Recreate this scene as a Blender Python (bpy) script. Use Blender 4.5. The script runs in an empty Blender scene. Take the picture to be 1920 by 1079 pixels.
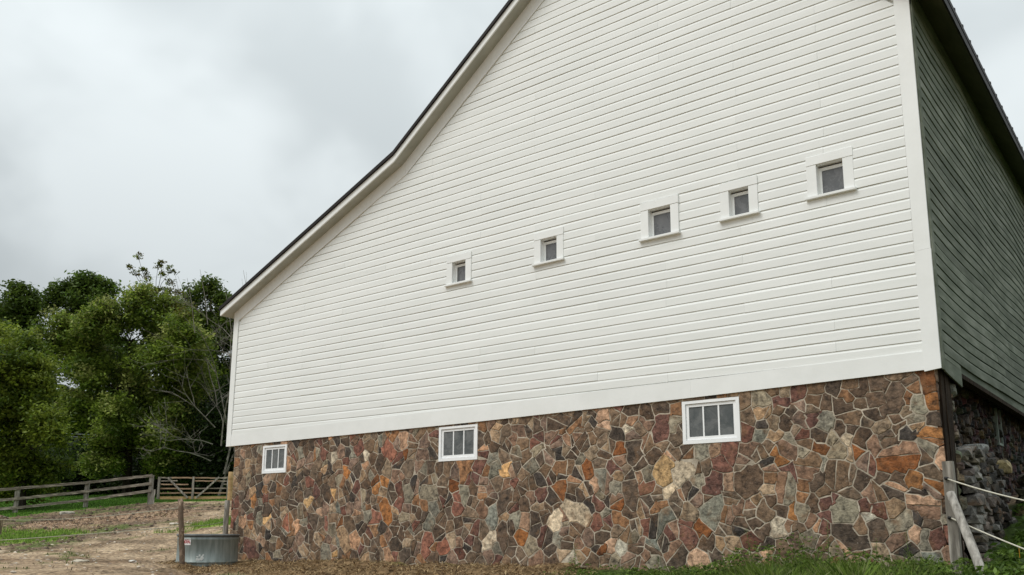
import bpy, math, random
import numpy as np
from mathutils import Vector, Matrix, noise
from mathutils.geometry import tessellate_polygon

R = random.Random(11)
NR = np.random.default_rng(11)
sc = bpy.context.scene
COL = sc.collection

# ------------------------------------------------------------------ camera
cam = bpy.data.cameras.new('camera')
cam.sensor_width = 36.0
cam.lens = 1620.18 / 1920 * 36
cam.shift_y = (690 - 539.5) / 1920
cam.clip_start = 0.05
cam.clip_end = 3000
camo = bpy.data.objects.new('camera', cam)
COL.objects.link(camo)
cr = Vector((0.78348717, 0.62138905, 0.00484815))
cu = Vector((0.10997587, -0.14633492, 0.98310294))
cf = Vector((-0.61159886, 0.76971536, 0.18298933))
CAM = Vector((2.307, -11.2007, 0.5799))
M = Matrix((cr, cu, -cf)).transposed().to_4x4()
M.translation = CAM
camo.matrix_world = M
sc.camera = camo

# ------------------------------------------------------------------ sky
SUN_EL, SUN_AZ = math.radians(52), math.radians(205)     # azimuth: clockwise from +Y
world = bpy.data.worlds.new('World')
sc.world = world
world.use_nodes = True
nt = world.node_tree
nt.nodes.clear()
def N(t, typ, **kw):
    n = t.nodes.new(typ)
    for k, v in kw.items():
        if k.startswith('i_'):
            key = k[2:]
            key = int(key) if key.isdigit() else key.replace('_', ' ')
            n.inputs[key].default_value = v
        else:
            setattr(n, k, v)
    return n
L = nt.links.new
out = N(nt, 'ShaderNodeOutputWorld')
bg = N(nt, 'ShaderNodeBackground', i_Strength=0.1)
sky = N(nt, 'ShaderNodeTexSky', sky_type='NISHITA', sun_disc=False, sun_elevation=SUN_EL, sun_rotation=SUN_AZ)
tc = N(nt, 'ShaderNodeTexCoord')
sep = N(nt, 'ShaderNodeSeparateXYZ')
L(tc.outputs['Generated'], sep.inputs[0])
zc = N(nt, 'ShaderNodeMath', operation='MAXIMUM', i_1=0.0); L(sep.outputs['Z'], zc.inputs[0])
za = N(nt, 'ShaderNodeMath', operation='ADD', i_1=0.9); L(zc.outputs[0], za.inputs[0])
dv = N(nt, 'ShaderNodeVectorMath', operation='DIVIDE')
cz = N(nt, 'ShaderNodeCombineXYZ')
for i in range(3): L(za.outputs[0], cz.inputs[i])
L(tc.outputs['Generated'], dv.inputs[0]); L(cz.outputs[0], dv.inputs[1])
mp = N(nt, 'ShaderNodeMapping'); mp.inputs['Location'].default_value = (17.6, 1.7, 12.1); mp.inputs['Scale'].default_value = (1, 1, 1.4)
L(dv.outputs[0], mp.inputs[0])
n1 = N(nt, 'ShaderNodeTexNoise', i_Scale=3.2, i_Detail=2.2, i_Roughness=0.42, i_Distortion=0.35)
L(mp.outputs[0], n1.inputs['Vector'])
n2 = N(nt, 'ShaderNodeTexNoise', i_Scale=8.0, i_Detail=3.0, i_Roughness=0.45, i_Distortion=0.3)
L(mp.outputs[0], n2.inputs['Vector'])
mxn = N(nt, 'ShaderNodeMix', data_type='FLOAT', i_0=0.36); L(n1.outputs[0], mxn.inputs[2]); L(n2.outputs[0], mxn.inputs[3])
rp = N(nt, 'ShaderNodeValToRGB')
rp.color_ramp.interpolation = 'EASE'
rp.color_ramp.elements[0].position = 0.40; rp.color_ramp.elements[0].color = (0.395, 0.43, 0.44, 1)
rp.color_ramp.elements[1].position = 0.60; rp.color_ramp.elements[1].color = (0.535, 0.575, 0.585, 1)
L(mxn.outputs[0], rp.inputs[0])
gr = N(nt, 'ShaderNodeMath', operation='MULTIPLY_ADD', i_1=1.9, i_2=0.76); L(zc.outputs[0], gr.inputs[0])
sc10 = N(nt, 'ShaderNodeMath', operation='MULTIPLY', i_1=9.2); L(gr.outputs[0], sc10.inputs[0])
vs = N(nt, 'ShaderNodeVectorMath', operation='SCALE'); L(rp.outputs[0], vs.inputs[0]); L(sc10.outputs[0], vs.inputs['Scale'])
mx = N(nt, 'ShaderNodeMix', data_type='RGBA', i_0=0.96); L(sky.outputs[0], mx.inputs[6]); L(vs.outputs[0], mx.inputs[7])
L(mx.outputs[2], bg.inputs[0]); L(bg.outputs[0], out.inputs[0])

sun = bpy.data.lights.new('sun', 'SUN')
sun.energy = 1.5; sun.angle = math.radians(28); sun.color = (1.0, 0.98, 0.94)
so = bpy.data.objects.new('sun', sun); COL.objects.link(so)
sd = Vector((math.sin(SUN_AZ) * math.cos(SUN_EL), math.cos(SUN_AZ) * math.cos(SUN_EL), math.sin(SUN_EL)))
so.rotation_euler = sd.to_track_quat('Z', 'Y').to_euler(); so.location = sd * 60

sc.view_settings.view_transform = 'Standard'; sc.view_settings.look = 'None'
sc.view_settings.gamma = 1; sc.view_settings.use_curve_mapping = False
sc.view_settings.exposure = 0.17
sc.render.engine = 'CYCLES'
sc.cycles.max_bounces = 6; sc.cycles.diffuse_bounces = 4; sc.cycles.transparent_max_bounces = 6

# ------------------------------------------------------------------ helpers
ORG = {}
def base(o):
    return ORG.get(o.name, Vector((0, 0, 0)))
def tag(o, label=None, cat=None, group=None, kind=None):
    if label: o['label'] = label
    if cat: o['category'] = cat
    if group: o['group'] = group
    if kind: o['kind'] = kind
    return o
def empty(name, loc, parent=None):
    o = bpy.data.objects.new(name, None); COL.objects.link(o)
    loc = Vector(loc); o.empty_display_size = 0.3
    if parent: o.parent = parent; o.location = loc - base(parent)
    else: o.location = loc
    ORG[o.name] = loc
    return o
def mk(name, V, F, mat, parent=None, org=None, smooth=False, col=None):
    """one mesh object from world-space vertices"""
    V = np.asarray(V, dtype=float)
    if org is None:
        org = V.mean(0) if len(V) else np.zeros(3)
    org = np.asarray(org, float)
    me = bpy.data.meshes.new(name)
    me.from_pydata((V - org).tolist(), [], F)
    if col is not None:
        a = me.color_attributes.new('Col', 'FLOAT_COLOR', 'POINT')
        c = np.asarray(col, float)
        if c.ndim == 1: c = np.tile(c, (len(V), 1))
        c = np.c_[c, np.ones(len(V))] if c.shape[1] == 3 else c
        a.data.foreach_set('color', c.astype('f').ravel())
    me.materials.append(mat)
    if smooth: me.polygons.foreach_set('use_smooth', [True] * len(me.polygons))
    me.update()
    o = bpy.data.objects.new(name, me); COL.objects.link(o)
    org = Vector(org)
    if parent: o.parent = parent; o.location = org - base(parent)
    else: o.location = org
    ORG[o.name] = org
    return o
def quads(name, V, mat, parent=None, col=None, org=(0, 0, 0), n=4):
    """fast mesh of many separate n-gons (V: k*n x 3)"""
    V = np.asarray(V, 'f') - np.asarray(org, 'f')
    k = len(V) // n
    me = bpy.data.meshes.new(name)
    me.vertices.add(k * n); me.loops.add(k * n); me.polygons.add(k)
    me.vertices.foreach_set('co', V.ravel())
    me.loops.foreach_set('vertex_index', np.arange(k * n, dtype='i'))
    me.polygons.foreach_set('loop_start', np.arange(0, k * n, n, dtype='i'))
    me.polygons.foreach_set('loop_total', np.full(k, n, dtype='i'))
    if col is not None:
        a = me.color_attributes.new('Col', 'FLOAT_COLOR', 'POINT')
        c = np.repeat(np.asarray(col, 'f'), n, axis=0)
        a.data.foreach_set('color', np.c_[c, np.ones(len(c), 'f')].astype('f').ravel())
    me.materials.append(mat); me.update(); me.validate()
    o = bpy.data.objects.new(name, me); COL.objects.link(o)
    if parent: o.parent = parent; o.location = Vector(org) - base(parent)
    else: o.location = org
    ORG[o.name] = Vector(org)
    return o
class B:
    def __init__(s): s.V = []; s.F = []; s.C = []
    def add(s, V, F, c=None):
        b = len(s.V); s.V += [tuple(v) for v in V]; s.F += [tuple(i + b for i in f) for f in F]
        if c is not None: s.C += [c] * len(V)
    def box(s, x0, x1, y0, y1, z0, z1):
        s.add([(x0,y0,z0),(x1,y0,z0),(x1,y1,z0),(x0,y1,z0),(x0,y0,z1),(x1,y0,z1),(x1,y1,z1),(x0,y1,z1)],
              [(0,3,2,1),(4,5,6,7),(0,1,5,4),(1,2,6,5),(2,3,7,6),(3,0,4,7)])
        return s
    def prism(s, pts, a, b, ax=1):
        """polygon of 2d points extruded along axis ax from a to b"""
        n = len(pts)
        def P(p, t):
            return {0: (t, p[0], p[1]), 1: (p[0], t, p[1]), 2: (p[0], p[1], t)}[ax]
        V = [P(p, a) for p in pts] + [P(p, b) for p in pts]
        F = [tuple(range(n)), tuple(range(2 * n - 1, n - 1, -1))] + [(i, i + n, (i + 1) % n + n, (i + 1) % n) for i in range(n)]
        s.add(V, F); return s
    def mk(s, name, mat, parent=None, org=None, smooth=False):
        return mk(name, s.V, s.F, mat, parent, org, smooth, s.C if s.C else None)
def box(name, x0, x1, y0, y1, z0, z1, mat, parent=None, bev=0):
    o = B().box(x0, x1, y0, y1, z0, z1).mk(name, mat, parent)
    if bev:
        m = o.modifiers.new('bevel', 'BEVEL'); m.width = bev; m.segments = 1
    return o
def tubev(pts, rad, n=8, jit=0, cap=True, rnd=R):
    pts = [Vector(p) for p in pts]
    if not isinstance(rad, (list, tuple)): rad = [rad] * len(pts)
    V, F = [], []
    T0 = (pts[-1] - pts[0]).normalized()
    if T0.length < .5: T0 = Vector((0, 0, 1))
    ref = Vector((0, 0, 1)) if abs(T0.z) < .8 else Vector((1, 0, 0))
    for i, p in enumerate(pts):
        t = (pts[min(i + 1, len(pts) - 1)] - pts[max(i - 1, 0)]).normalized()
        a = t.cross(ref)
        if a.length < .05: a = t.orthogonal()
        a.normalize()
        b = t.cross(a)
        for k in range(n):
            an = 2 * math.pi * k / n
            r = rad[i] * (1 + (rnd.uniform(-jit, jit) if jit else 0))
            V.append(p + (a * math.cos(an) + b * math.sin(an)) * r)
    for i in range(len(pts) - 1):
        for k in range(n):
            F.append((i*n+k, i*n+(k+1)%n, (i+1)*n+(k+1)%n, (i+1)*n+k))
    if cap:
        F.append(tuple(range(n-1, -1, -1))); F.append(tuple(range((len(pts)-1)*n, len(pts)*n)))
    return V, F
def tube(name, pts, rad, mat, parent=None, n=8, jit=0, smooth=True, org=None):
    V, F = tubev(pts, rad, n, jit)
    return mk(name, V, F, mat, parent, org if org is not None else pts[0], smooth)
def beam(pts_a, pts_b, w, h, jit=.0, seg=6, up=(0, 0, 1)):
    """rough timber of rectangular section"""
    a, b = Vector(pts_a), Vector(pts_b)
    t = (b - a).normalized(); s = t.cross(Vector(up)).normalized(); u = s.cross(t)
    V, F = [], []
    for i in range(seg + 1):
        p = a.lerp(b, i / seg)
        o = s * R.uniform(-jit, jit) + u * R.uniform(-jit, jit)
        k = 1 + R.uniform(-jit, jit) * 3
        for sx, sy in ((-1,-1),(1,-1),(1,1),(-1,1)):
            V.append(p + o + s * sx * w/2*k + u * sy * h/2*k)
    for i in range(seg):
        for k in range(4):
            F.append((i*4+k, i*4+(k+1)%4, (i+1)*4+(k+1)%4, (i+1)*4+k))
    F += [(3,2,1,0), tuple(range(seg*4, seg*4+4))]
    return V, F

# ------------------------------------------------------------------ materials
def newmat(name, rough=.7, spec=.3):
    m = bpy.data.materials.new(name); m.use_nodes = True
    t = m.node_tree
    b = t.nodes['Principled BSDF']
    b.inputs['Roughness'].default_value = rough
    b.inputs['Specular IOR Level'].default_value = spec
    return m, t, b
def rgba(c): return (c[0], c[1], c[2], 1)
def noisemat(name, c1, c2, scale=5, rough=.7, spec=.3, bump=.2, bscale=None, stretch=(1,1,1), detail=6, coord='Object', lo=.35, hi=.65, bdist=.01, rnd=0.0, c3=None):
    m, t, b = newmat(name, rough, spec)
    l = t.links.new
    tc = N(t, 'ShaderNodeTexCoord'); mp = N(t, 'ShaderNodeMapping'); mp.inputs['Scale'].default_value = stretch
    oi = N(t, 'ShaderNodeObjectInfo')
    if coord == 'World':
        ge = N(t, 'ShaderNodeNewGeometry'); l(ge.outputs['Position'], mp.inputs[0])
    else:
        ad = N(t, 'ShaderNodeVectorMath', operation='ADD'); sl = N(t, 'ShaderNodeMath', operation='MULTIPLY', i_1=37.0)
        l(oi.outputs['Random'], sl.inputs[0]); l(tc.outputs[coord], ad.inputs[0]); l(sl.outputs[0], ad.inputs[1])
        l(ad.outputs[0], mp.inputs[0])
    n = N(t, 'ShaderNodeTexNoise', i_Scale=scale, i_Detail=detail, i_Roughness=.6); l(mp.outputs[0], n.inputs['Vector'])
    rp = N(t, 'ShaderNodeValToRGB'); rp.color_ramp.elements[0].position = lo; rp.color_ramp.elements[1].position = hi
    rp.color_ramp.elements[0].color = rgba(c1); rp.color_ramp.elements[1].color = rgba(c2)
    if c3:
        e = rp.color_ramp.elements.new((lo + hi) / 2); e.color = rgba(c3)
    l(n.outputs[0], rp.inputs[0])
    last = rp.outputs[0]
    if rnd:
        hs = N(t, 'ShaderNodeHueSaturation'); mr = N(t, 'ShaderNodeMapRange', i_3=1-rnd, i_4=1+rnd)
        l(oi.outputs['Random'], mr.inputs[0]); l(mr.outputs[0], hs.inputs['Value']); l(last, hs.inputs['Color']); last = hs.outputs[0]
    l(last, b.inputs['Base Color'])
    if bump:
        n2 = N(t, 'ShaderNodeTexNoise', i_Scale=bscale or scale * 3, i_Detail=8.0, i_Roughness=.6); l(mp.outputs[0], n2.inputs['Vector'])
        bp = N(t, 'ShaderNodeBump', i_Strength=bump, i_Distance=bdist); l(n2.outputs[0], bp.inputs['Height']); l(bp.outputs[0], b.inputs['Normal'])
    return m
def attrmat(name, rough=.8, spec=.25, nscale=8, amt=.35, bump=.5, bdist=.01, bscale=30, transl=0.0, coord='Object'):
    """base colour comes from the mesh's own colour attribute, mottled by noise"""
    m, t, b = newmat(name, rough, spec); l = t.links.new
    at = N(t, 'ShaderNodeVertexColor', layer_name='Col')
    tc = N(t, 'ShaderNodeTexCoord'); oi = N(t, 'ShaderNodeObjectInfo')
    ad = N(t, 'ShaderNodeVectorMath', operation='ADD'); sl = N(t, 'ShaderNodeMath', operation='MULTIPLY', i_1=41.0)
    l(oi.outputs['Random'], sl.inputs[0]); l(tc.outputs[coord], ad.inputs[0]); l(sl.outputs[0], ad.inputs[1])
    n = N(t, 'ShaderNodeTexNoise', i_Scale=nscale, i_Detail=7.0, i_Roughness=.65, i_Distortion=.4); l(ad.outputs[0], n.inputs['Vector'])
    mr = N(t, 'ShaderNodeMapRange', i_1=.3, i_2=.7, i_3=1-amt, i_4=1+amt); l(n.outputs[0], mr.inputs[0])
    vs = N(t, 'ShaderNodeVectorMath', operation='SCALE'); l(at.outputs[0], vs.inputs[0]); l(mr.outputs[0], vs.inputs['Scale'])
    last = vs.outputs[0]
    l(last, b.inputs['Base Color'])
    if bump:
        n2 = N(t, 'ShaderNodeTexNoise', i_Scale=bscale, i_Detail=8.0, i_Roughness=.65); l(ad.outputs[0], n2.inputs['Vector'])
        bp = N(t, 'ShaderNodeBump', i_Strength=bump, i_Distance=bdist); l(n2.outputs[0], bp.inputs['Height']); l(bp.outputs[0], b.inputs['Normal'])
    if transl:
        o = t.nodes['Material Output']; tr = N(t, 'ShaderNodeBsdfTranslucent'); ms = N(t, 'ShaderNodeMixShader', i_0=transl)
        l(last, tr.inputs[0]); l(b.outputs[0], ms.inputs[1]); l(tr.outputs[0], ms.inputs[2]); l(ms.outputs[0], o.inputs[0])
    return m, t, b, vs, ad
WHITE = noisemat('white_paint', (.775,.79,.765), (.835,.845,.825), scale=3.5, rough=.55, spec=.3, bump=.25, bscale=60, stretch=(.35,1,2.2), bdist=.003, rnd=.022, lo=.3, hi=.7)
TRIM = noisemat('white_trim_paint', (.80,.81,.79), (.855,.865,.85), scale=2, rough=.5, spec=.35, bump=.12, bscale=40, bdist=.003, rnd=.015)
TRIM2 = noisemat('fresh_white_paint', (.86,.87,.87), (.93,.93,.93), scale=4, rough=.4, spec=.4, bump=.1, bscale=50, bdist=.002)
GREEN = noisemat('grey_green_siding', (.110,.128,.094), (.240,.258,.210), scale=2.2, rough=.75, spec=.12, bump=.35, bscale=30, stretch=(2.2,.5,2.2), bdist=.004, rnd=.12, c3=(.165,.184,.142))  # mottled dark grey-green tone for the side wall boards
EAVE = noisemat('dark_green_eave', (.075,.082,.045), (.115,.12,.07), scale=3, rough=.7, bump=.2, stretch=(1,.4,1))  # dark green tone for the underside of the right eave
ROOFM = noisemat('dark_brown_roof_metal', (.008,.006,.005), (.018,.012,.010), scale=4, rough=.6, spec=.25, bump=.1)
SOFF = noisemat('painted_soffit', (.36,.36,.31), (.44,.435,.38), scale=3, rough=.65, bump=.25, bscale=60, bdist=.003)
OLDW = noisemat('weathered_grey_wood', (.14,.125,.105), (.42,.385,.335), scale=3, rough=.85, spec=.15, bump=.8, bscale=12, stretch=(6,6,.7), bdist=.01, rnd=.12, c3=(.22,.20,.17))
OLDWH = noisemat('weathered_rail_wood', (.15,.12,.092), (.45,.39,.31), scale=3, rough=.85, spec=.15, bump=.7, bscale=10, stretch=(.8,.8,6), bdist=.01, rnd=.15, c3=(.19,.165,.135))
LOGW = noisemat('pale_barkless_log', (.17,.155,.135), (.50,.47,.42), scale=3, rough=.85, spec=.15, bump=.8, bscale=12, stretch=(6,6,.6), bdist=.01)
REDW = noisemat('reddish_split_wood', (.20,.125,.075), (.42,.30,.20), scale=3, rough=.85, spec=.15, bump=.6, bscale=10, stretch=(.8,.8,5), rnd=.15)
NEWW = noisemat('new_lumber', (.30,.19,.085), (.45,.31,.155), scale=3, rough=.75, spec=.2, bump=.3, stretch=(1,1,4), rnd=.08)
DARKW = noisemat('dark_old_timber', (.012,.009,.007), (.075,.052,.036), scale=4, rough=.9, spec=.1, bump=1, bscale=14, stretch=(8,8,.6), bdist=.02)
BARKP = noisemat('barky_post_wood', (.17,.135,.10), (.44,.335,.24), scale=5, rough=.9, spec=.1, bump=1, bscale=16, stretch=(2,2,.8), bdist=.015, c3=(.15,.105,.075))
MORT = noisemat('lime_mortar', (.27,.225,.17), (.60,.525,.42), scale=3.5, rough=.95, spec=.1, bump=.8, bscale=50, bdist=.008, coord='World')
DARKI = noisemat('dark_interior', (.02,.018,.015), (.04,.035,.03), scale=2, rough=.95, bump=0)
ROPE = noisemat('pale_rope', (.50,.47,.38), (.65,.62,.52), scale=60, rough=.9, bump=.4)
ROPE2 = noisemat('weathered_rope', (.27,.25,.19), (.42,.40,.31), scale=60, rough=.9, bump=.4)
GALV = noisemat('galvanised_steel', (.17,.205,.195), (.34,.38,.365), scale=5, rough=.55, spec=.5, bump=.15, bscale=9, stretch=(3,3,.5), lo=.3, hi=.75)
GALV.node_tree.nodes['Principled BSDF'].inputs['Metallic'].default_value = .4
BARK = noisemat('tree_bark', (.018,.014,.010), (.06,.05,.038), scale=3, rough=.95, spec=.1, bump=1, stretch=(2,2,.5), bdist=.05)
DEADW = noisemat('dead_branch_bark', (.13,.115,.095), (.30,.275,.235), scale=3, rough=.95, spec=.1, bump=.5)
WIRE = noisemat('cable_sheath', (.25,.30,.29), (.38,.44,.42), scale=3, rough=.6, bump=0)
# glass: a dusty pane in front of a dark loft
def glass(name, dust, c2, tint=(.02,.022,.024)):
    m, t, b = newmat(name, .12, .6); l = t.links.new
    tc = N(t, 'ShaderNodeTexCoord'); oi = N(t, 'ShaderNodeObjectInfo'); ad = N(t, 'ShaderNodeVectorMath', operation='ADD')
    s = N(t, 'ShaderNodeMath', operation='MULTIPLY', i_1=23.0); l(oi.outputs['Random'], s.inputs[0]); l(s.outputs[0], ad.inputs[1]); l(tc.outputs['Object'], ad.inputs[0])
    n = N(t, 'ShaderNodeTexNoise', i_Scale=4.0, i_Detail=8.0, i_Roughness=.68, i_Distortion=.6); l(ad.outputs[0], n.inputs['Vector'])
    rp = N(t, 'ShaderNodeValToRGB'); e = rp.color_ramp.elements
    e[0].position = .3; e[0].color = rgba(dust); e[1].position = .68; e[1].color = rgba(c2)
    x = e.new(.82); x.color = (.45,.45,.43,1)
    l(n.outputs[0], rp.inputs[0]); l(rp.outputs[0], b.inputs['Base Color'])
    r2 = N(t, 'ShaderNodeMapRange', i_1=.3, i_2=.7, i_3=.10, i_4=.42); l(n.outputs[0], r2.inputs[0]); l(r2.outputs[0], b.inputs['Roughness'])
    return m
GLASS_UP = glass('dusty_pane', (.075,.077,.078), (.145,.145,.148))
GLASS_LO = glass('streaked_pane', (.05,.058,.058), (.17,.175,.172))

# stone
STONE, t, b_, vs_, ad_ = attrmat('field_stone', rough=.75, spec=.3, nscale=13, amt=.85, bump=1.0, bdist=.016, bscale=30)
l = t.links.new
n3 = N(t, 'ShaderNodeTexNoise', i_Scale=5.0, i_Detail=5.0, i_Roughness=.6); l(ad_.outputs[0], n3.inputs['Vector'])
rp3 = N(t, 'ShaderNodeValToRGB'); e = rp3.color_ramp.elements
e[0].position = .54; e[0].color = (0,0,0,1); e[1].position = .70; e[1].color = (1,1,1,1); l(n3.outputs[0], rp3.inputs[0])
mxs = N(t, 'ShaderNodeMix', data_type='RGBA'); mxs.inputs[7].default_value = (.27,.15,.075,1)
ml = N(t, 'ShaderNodeMath', operation='MULTIPLY', i_1=.5); l(rp3.outputs[0], ml.inputs[0]); l(ml.outputs[0], mxs.inputs[0]); l(vs_.outputs[0], mxs.inputs[6])
n4 = N(t, 'ShaderNodeTexNoise', i_Scale=38.0, i_Detail=3.0); l(ad_.outputs[0], n4.inputs['Vector'])
rp4 = N(t, 'ShaderNodeValToRGB'); e = rp4.color_ramp.elements
e[0].position = .66; e[0].color = (0,0,0,1); e[1].position = .74; e[1].color = (.45,.45,.45,1); l(n4.outputs[0], rp4.inputs[0])
mx4 = N(t, 'ShaderNodeMix', data_type='RGBA'); mx4.inputs[7].default_value = (.42,.37,.31,1)
l(rp4.outputs[0], mx4.inputs[0]); l(mxs.outputs[2], mx4.inputs[6]); l(mx4.outputs[2], b_.inputs['Base Color'])

LEAF, *_ = attrmat('foliage', rough=.55, spec=.3, nscale=1.0, amt=.15, bump=0, transl=.45)
GRASSM, *_ = attrmat('grass_blades', rough=.6, spec=.25, nscale=1.5, amt=.25, bump=0, transl=.3)
STRAW, *_ = attrmat('straw_and_litter', rough=.9, spec=.1, nscale=3, amt=.25, bump=0)
PEB, *_ = attrmat('pebble_stone', rough=.9, spec=.2, nscale=12, amt=.25, bump=.4)

# ------------------------------------------------------------------ ground height field
CP = [(-14.0, 0.0, -0.16), (-11.9, 0.0, -0.111), (-9.8, 0.0, -0.074), (-7.5, 0.0, -0.052), (-5.5, 0.0, -0.033), (-1.9, 0.0, 0.0), (0.0, 0.0, 0.02), (-13.2, -1.3, -0.17), (-12.8, -2.0, -0.13), (1.0, 3.0, 0.75), (0.8, 1.2, 0.35), (2.0, 6.0, 1.3), (1.0, 12.0, 1.8), (4.0, 2.0, 0.5), (8.0, 5.0, 1.2), (2.3, -11.2, -1.05), (-5.0, -8.0, -0.8), (-12.0, -12.0, -0.9), (4.0, -4.0, -0.35), (0.0, -1.5, -0.04), (-5.5, -1.5, -0.1), (-9.0, -2.0, -0.15), (-20.0, -12.0, -0.8), (10.0, -10.0, -1.0), (-30.0, -12.0, -0.7), (-60.0, -10.0, 0.0), (-5.0, 40.0, 3.0), (20.0, 40.0, 3.5), (-100.0, 40.0, 5.0), (-60.0, 90.0, 7.0), (-12.02, -5.52, -0.15), (-17.49, -3.4, -0.06), (-24.05, -0.85, 0.13), (-32.77, 2.52, 0.52), (-41.49, 5.88, 0.94), (-61.06, 13.37, 2.4), (-11.27, -4.27, -0.17), (-17.75, -1.0, -0.05), (-25.7, 2.98, 0.32), (-33.64, 6.94, 0.86), (-41.55, 10.87, 1.59), (-57.41, 18.78, 2.76), (-11.33, -2.35, -0.24), (-14.46, -0.34, -0.05), (-18.03, 1.93, 0.36), (-23.84, 5.64, 0.82), (-33.68, 11.92, 1.64), (-42.64, 17.65, 2.24), (-56.09, 26.25, 3.1)]
CPa = np.array(CP); S_ = CPa[:, :2] / 10
def K_(a, b):
    r2 = ((a[:, None, :] - b[None, :, :]) ** 2).sum(-1)
    return .5 * r2 * np.log(r2 + 1e-9)
n_ = len(CPa)
A_ = np.zeros((n_ + 3, n_ + 3)); A_[:n_, :n_] = K_(S_, S_) + np.eye(n_) * .02
A_[:n_, n_] = 1; A_[:n_, n_ + 1:] = S_; A_[n_, :n_] = 1; A_[n_ + 1:, :n_] = S_.T
W_ = np.linalg.solve(A_, np.r_[CPa[:, 2], 0, 0, 0])
def gz_(x, y):
    q = np.stack([np.clip(x, -110, 30), np.clip(y, -30, 100)], -1) / 10.
    res = np.empty(len(q))
    for i in range(0, len(q), 20000):
        c = q[i:i + 20000]
        res[i:i + 20000] = K_(c, S_) @ W_[:n_] + W_[n_] + c @ W_[n_ + 1:]
    return res
# value-noise in numpy
_G = NR.random((256, 256))
def vn(x, y):
    xi = np.floor(x).astype(int); yi = np.floor(y).astype(int); fx = x - xi; fy = y - yi
    fx = fx * fx * (3 - 2 * fx); fy = fy * fy * (3 - 2 * fy)
    g = lambda a, b: _G[a & 255, b & 255]
    return (g(xi, yi) * (1 - fx) + g(xi + 1, yi) * fx) * (1 - fy) + (g(xi, yi + 1) * (1 - fx) + g(xi + 1, yi + 1) * fx) * fy
def fbm(x, y, o=4, g=.5):
    s = 0; a = 1; tt = 0
    for i in range(o):
        s = s + a * vn(x * 2 ** i + 17.3 * i, y * 2 ** i + 9.1 * i); tt += a; a *= g
    return s / tt
def sdist(x, y, poly):
    """signed distance, negative inside"""
    P = np.array(poly, float); d = np.full(x.shape, 1e9); ins = np.zeros(x.shape, bool)
    for i in range(len(P)):
        a = P[i]; b = P[(i + 1) % len(P)]; e = b - a
        wx, wy = x - a[0], y - a[1]
        tt = np.clip((wx * e[0] + wy * e[1]) / (e @ e), 0, 1)
        d = np.minimum(d, np.hypot(wx - e[0] * tt, wy - e[1] * tt))
        c = ((a[1] > y) != (b[1] > y)) & (x < (b[0] - a[0]) * (y - a[1]) / ((b[1] - a[1]) if b[1] != a[1] else 1e-9) + a[0])
        ins ^= c
    return np.where(ins, -d, d)
LAWN = [(-44, -6), (-41.4, 5.9), (-41.2, 8.1), (-41.2, 10.7), (-41.2, 12.7), (-35.4, 14.2), (-24, 12), (-24, 60), (-120, 110), (-140, -20)]
HAY = [(-30.1, 1.65), (-33.7, 4.0), (-36.1, 7.7), (-33.1, 9.7), (-31.8, 10.2), (-28.8, 7.2), (-29.7, 5), (-27.5, 3), (-29.2, 1.5)]
STRIP = [(-34.5, -1.6), (-30.3, 1.6), (-29.7, 2.4), (-27.7, 2.9), (-25.4, 1.9), (-22.2, -.9), (-24.5, -3.2), (-31, -3)]
PATCH = [(-22.2, 3.6), (-23, 4.7), (-24, 6.2), (-20.8, 4.1), (-20.5, 2.8)]
MOUND = [(-14.3, -1.6), (-13.6, -.25), (-13.2, .2), (-4.6, .2), (-4.6, -1.5), (-8.5, -2.7), (-10.8, -2.9), (-12.2, -2.5)]
BACK = [(-20, -2), (-20.7, -.4), (-25.8, 4.5), (-30.4, 9.3), (-31.2, 11.1), (-41, 13), (-41.4, 6), (-41, -3)]
GREENR = [(-5.2, .3), (-5.2, -1.0), (-3.2, -1.6), (0, -2.6), (4, -6), (30, -8), (30, 60), (-6, 60), (-6, 17), (.0, 16.5), (-.2, .3)]
def zones(x, y):
    w = (fbm(x * .9, y * .9, 4) - .5) * 2
    w2 = (fbm(x * 3.1 + 40, y * 3.1, 3) - .5) * 2
    sm = lambda d, s: np.clip(.5 - d / (2 * s), 0, 1)
    lawn = sm(sdist(x, y, LAWN) + w * 1.1 + w2 * .5, .25)
    hay = sm(sdist(x, y, HAY) + w * 1.3 + w2 * .6, .5)
    strip = sm(sdist(x, y, STRIP) + w * .9 + w2 * .7, .2)
    patch = sm(sdist(x, y, PATCH) + w * .9 + w2 * .9, .2)
    mound = sm(sdist(x, y, MOUND) + w * .35 + w2 * .15, .15)
    back = sm(sdist(x, y, BACK) + w * 1.2, .8)
    gr = sm(sdist(x, y, GREENR) + w * .5 + w2 * .2, .2)
    return lawn, hay, strip, patch, mound, back, gr
def gz(x, y, fine=True):
    x = np.atleast_1d(np.asarray(x, float)); y = np.atleast_1d(np.asarray(y, float))
    z = gz_(x, y)
    d = np.hypot(x + 10, y)
    k = np.clip(1 - d / 70, .15, 1)
    z = z + (fbm(x * .7, y * .7, 3) - .5) * .09 * k
    if fine:
        l_, h_, s_, p_, m_, b_, g_ = zones(x, y)
        z = z + (fbm(x * 3.3, y * 3.3, 4, .6) - .5) * (.09 + .15 * b_ + .12 * m_) * (1 - .7 * l_) + h_ * .09 * fbm(x * 2, y * 2, 3) + s_ * .04
        z = z + m_ * .02
    z = z - .035 * np.exp(-((np.sin(x * .55 + y * 1.9 + 2 * fbm(x * .3, y * .3, 2)) - .9) / .12) ** 2) * (1 - l_) * np.clip((-x - 14) / 4, 0, 1)
    return z
def gz1(x, y): return float(gz(x, y)[0])
def axis(parts):
    a = []
    for lo, hi, st in parts: a += list(np.arange(lo, hi - 1e-6, st))
    a.append(parts[-1][1]); return np.array(a)
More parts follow.
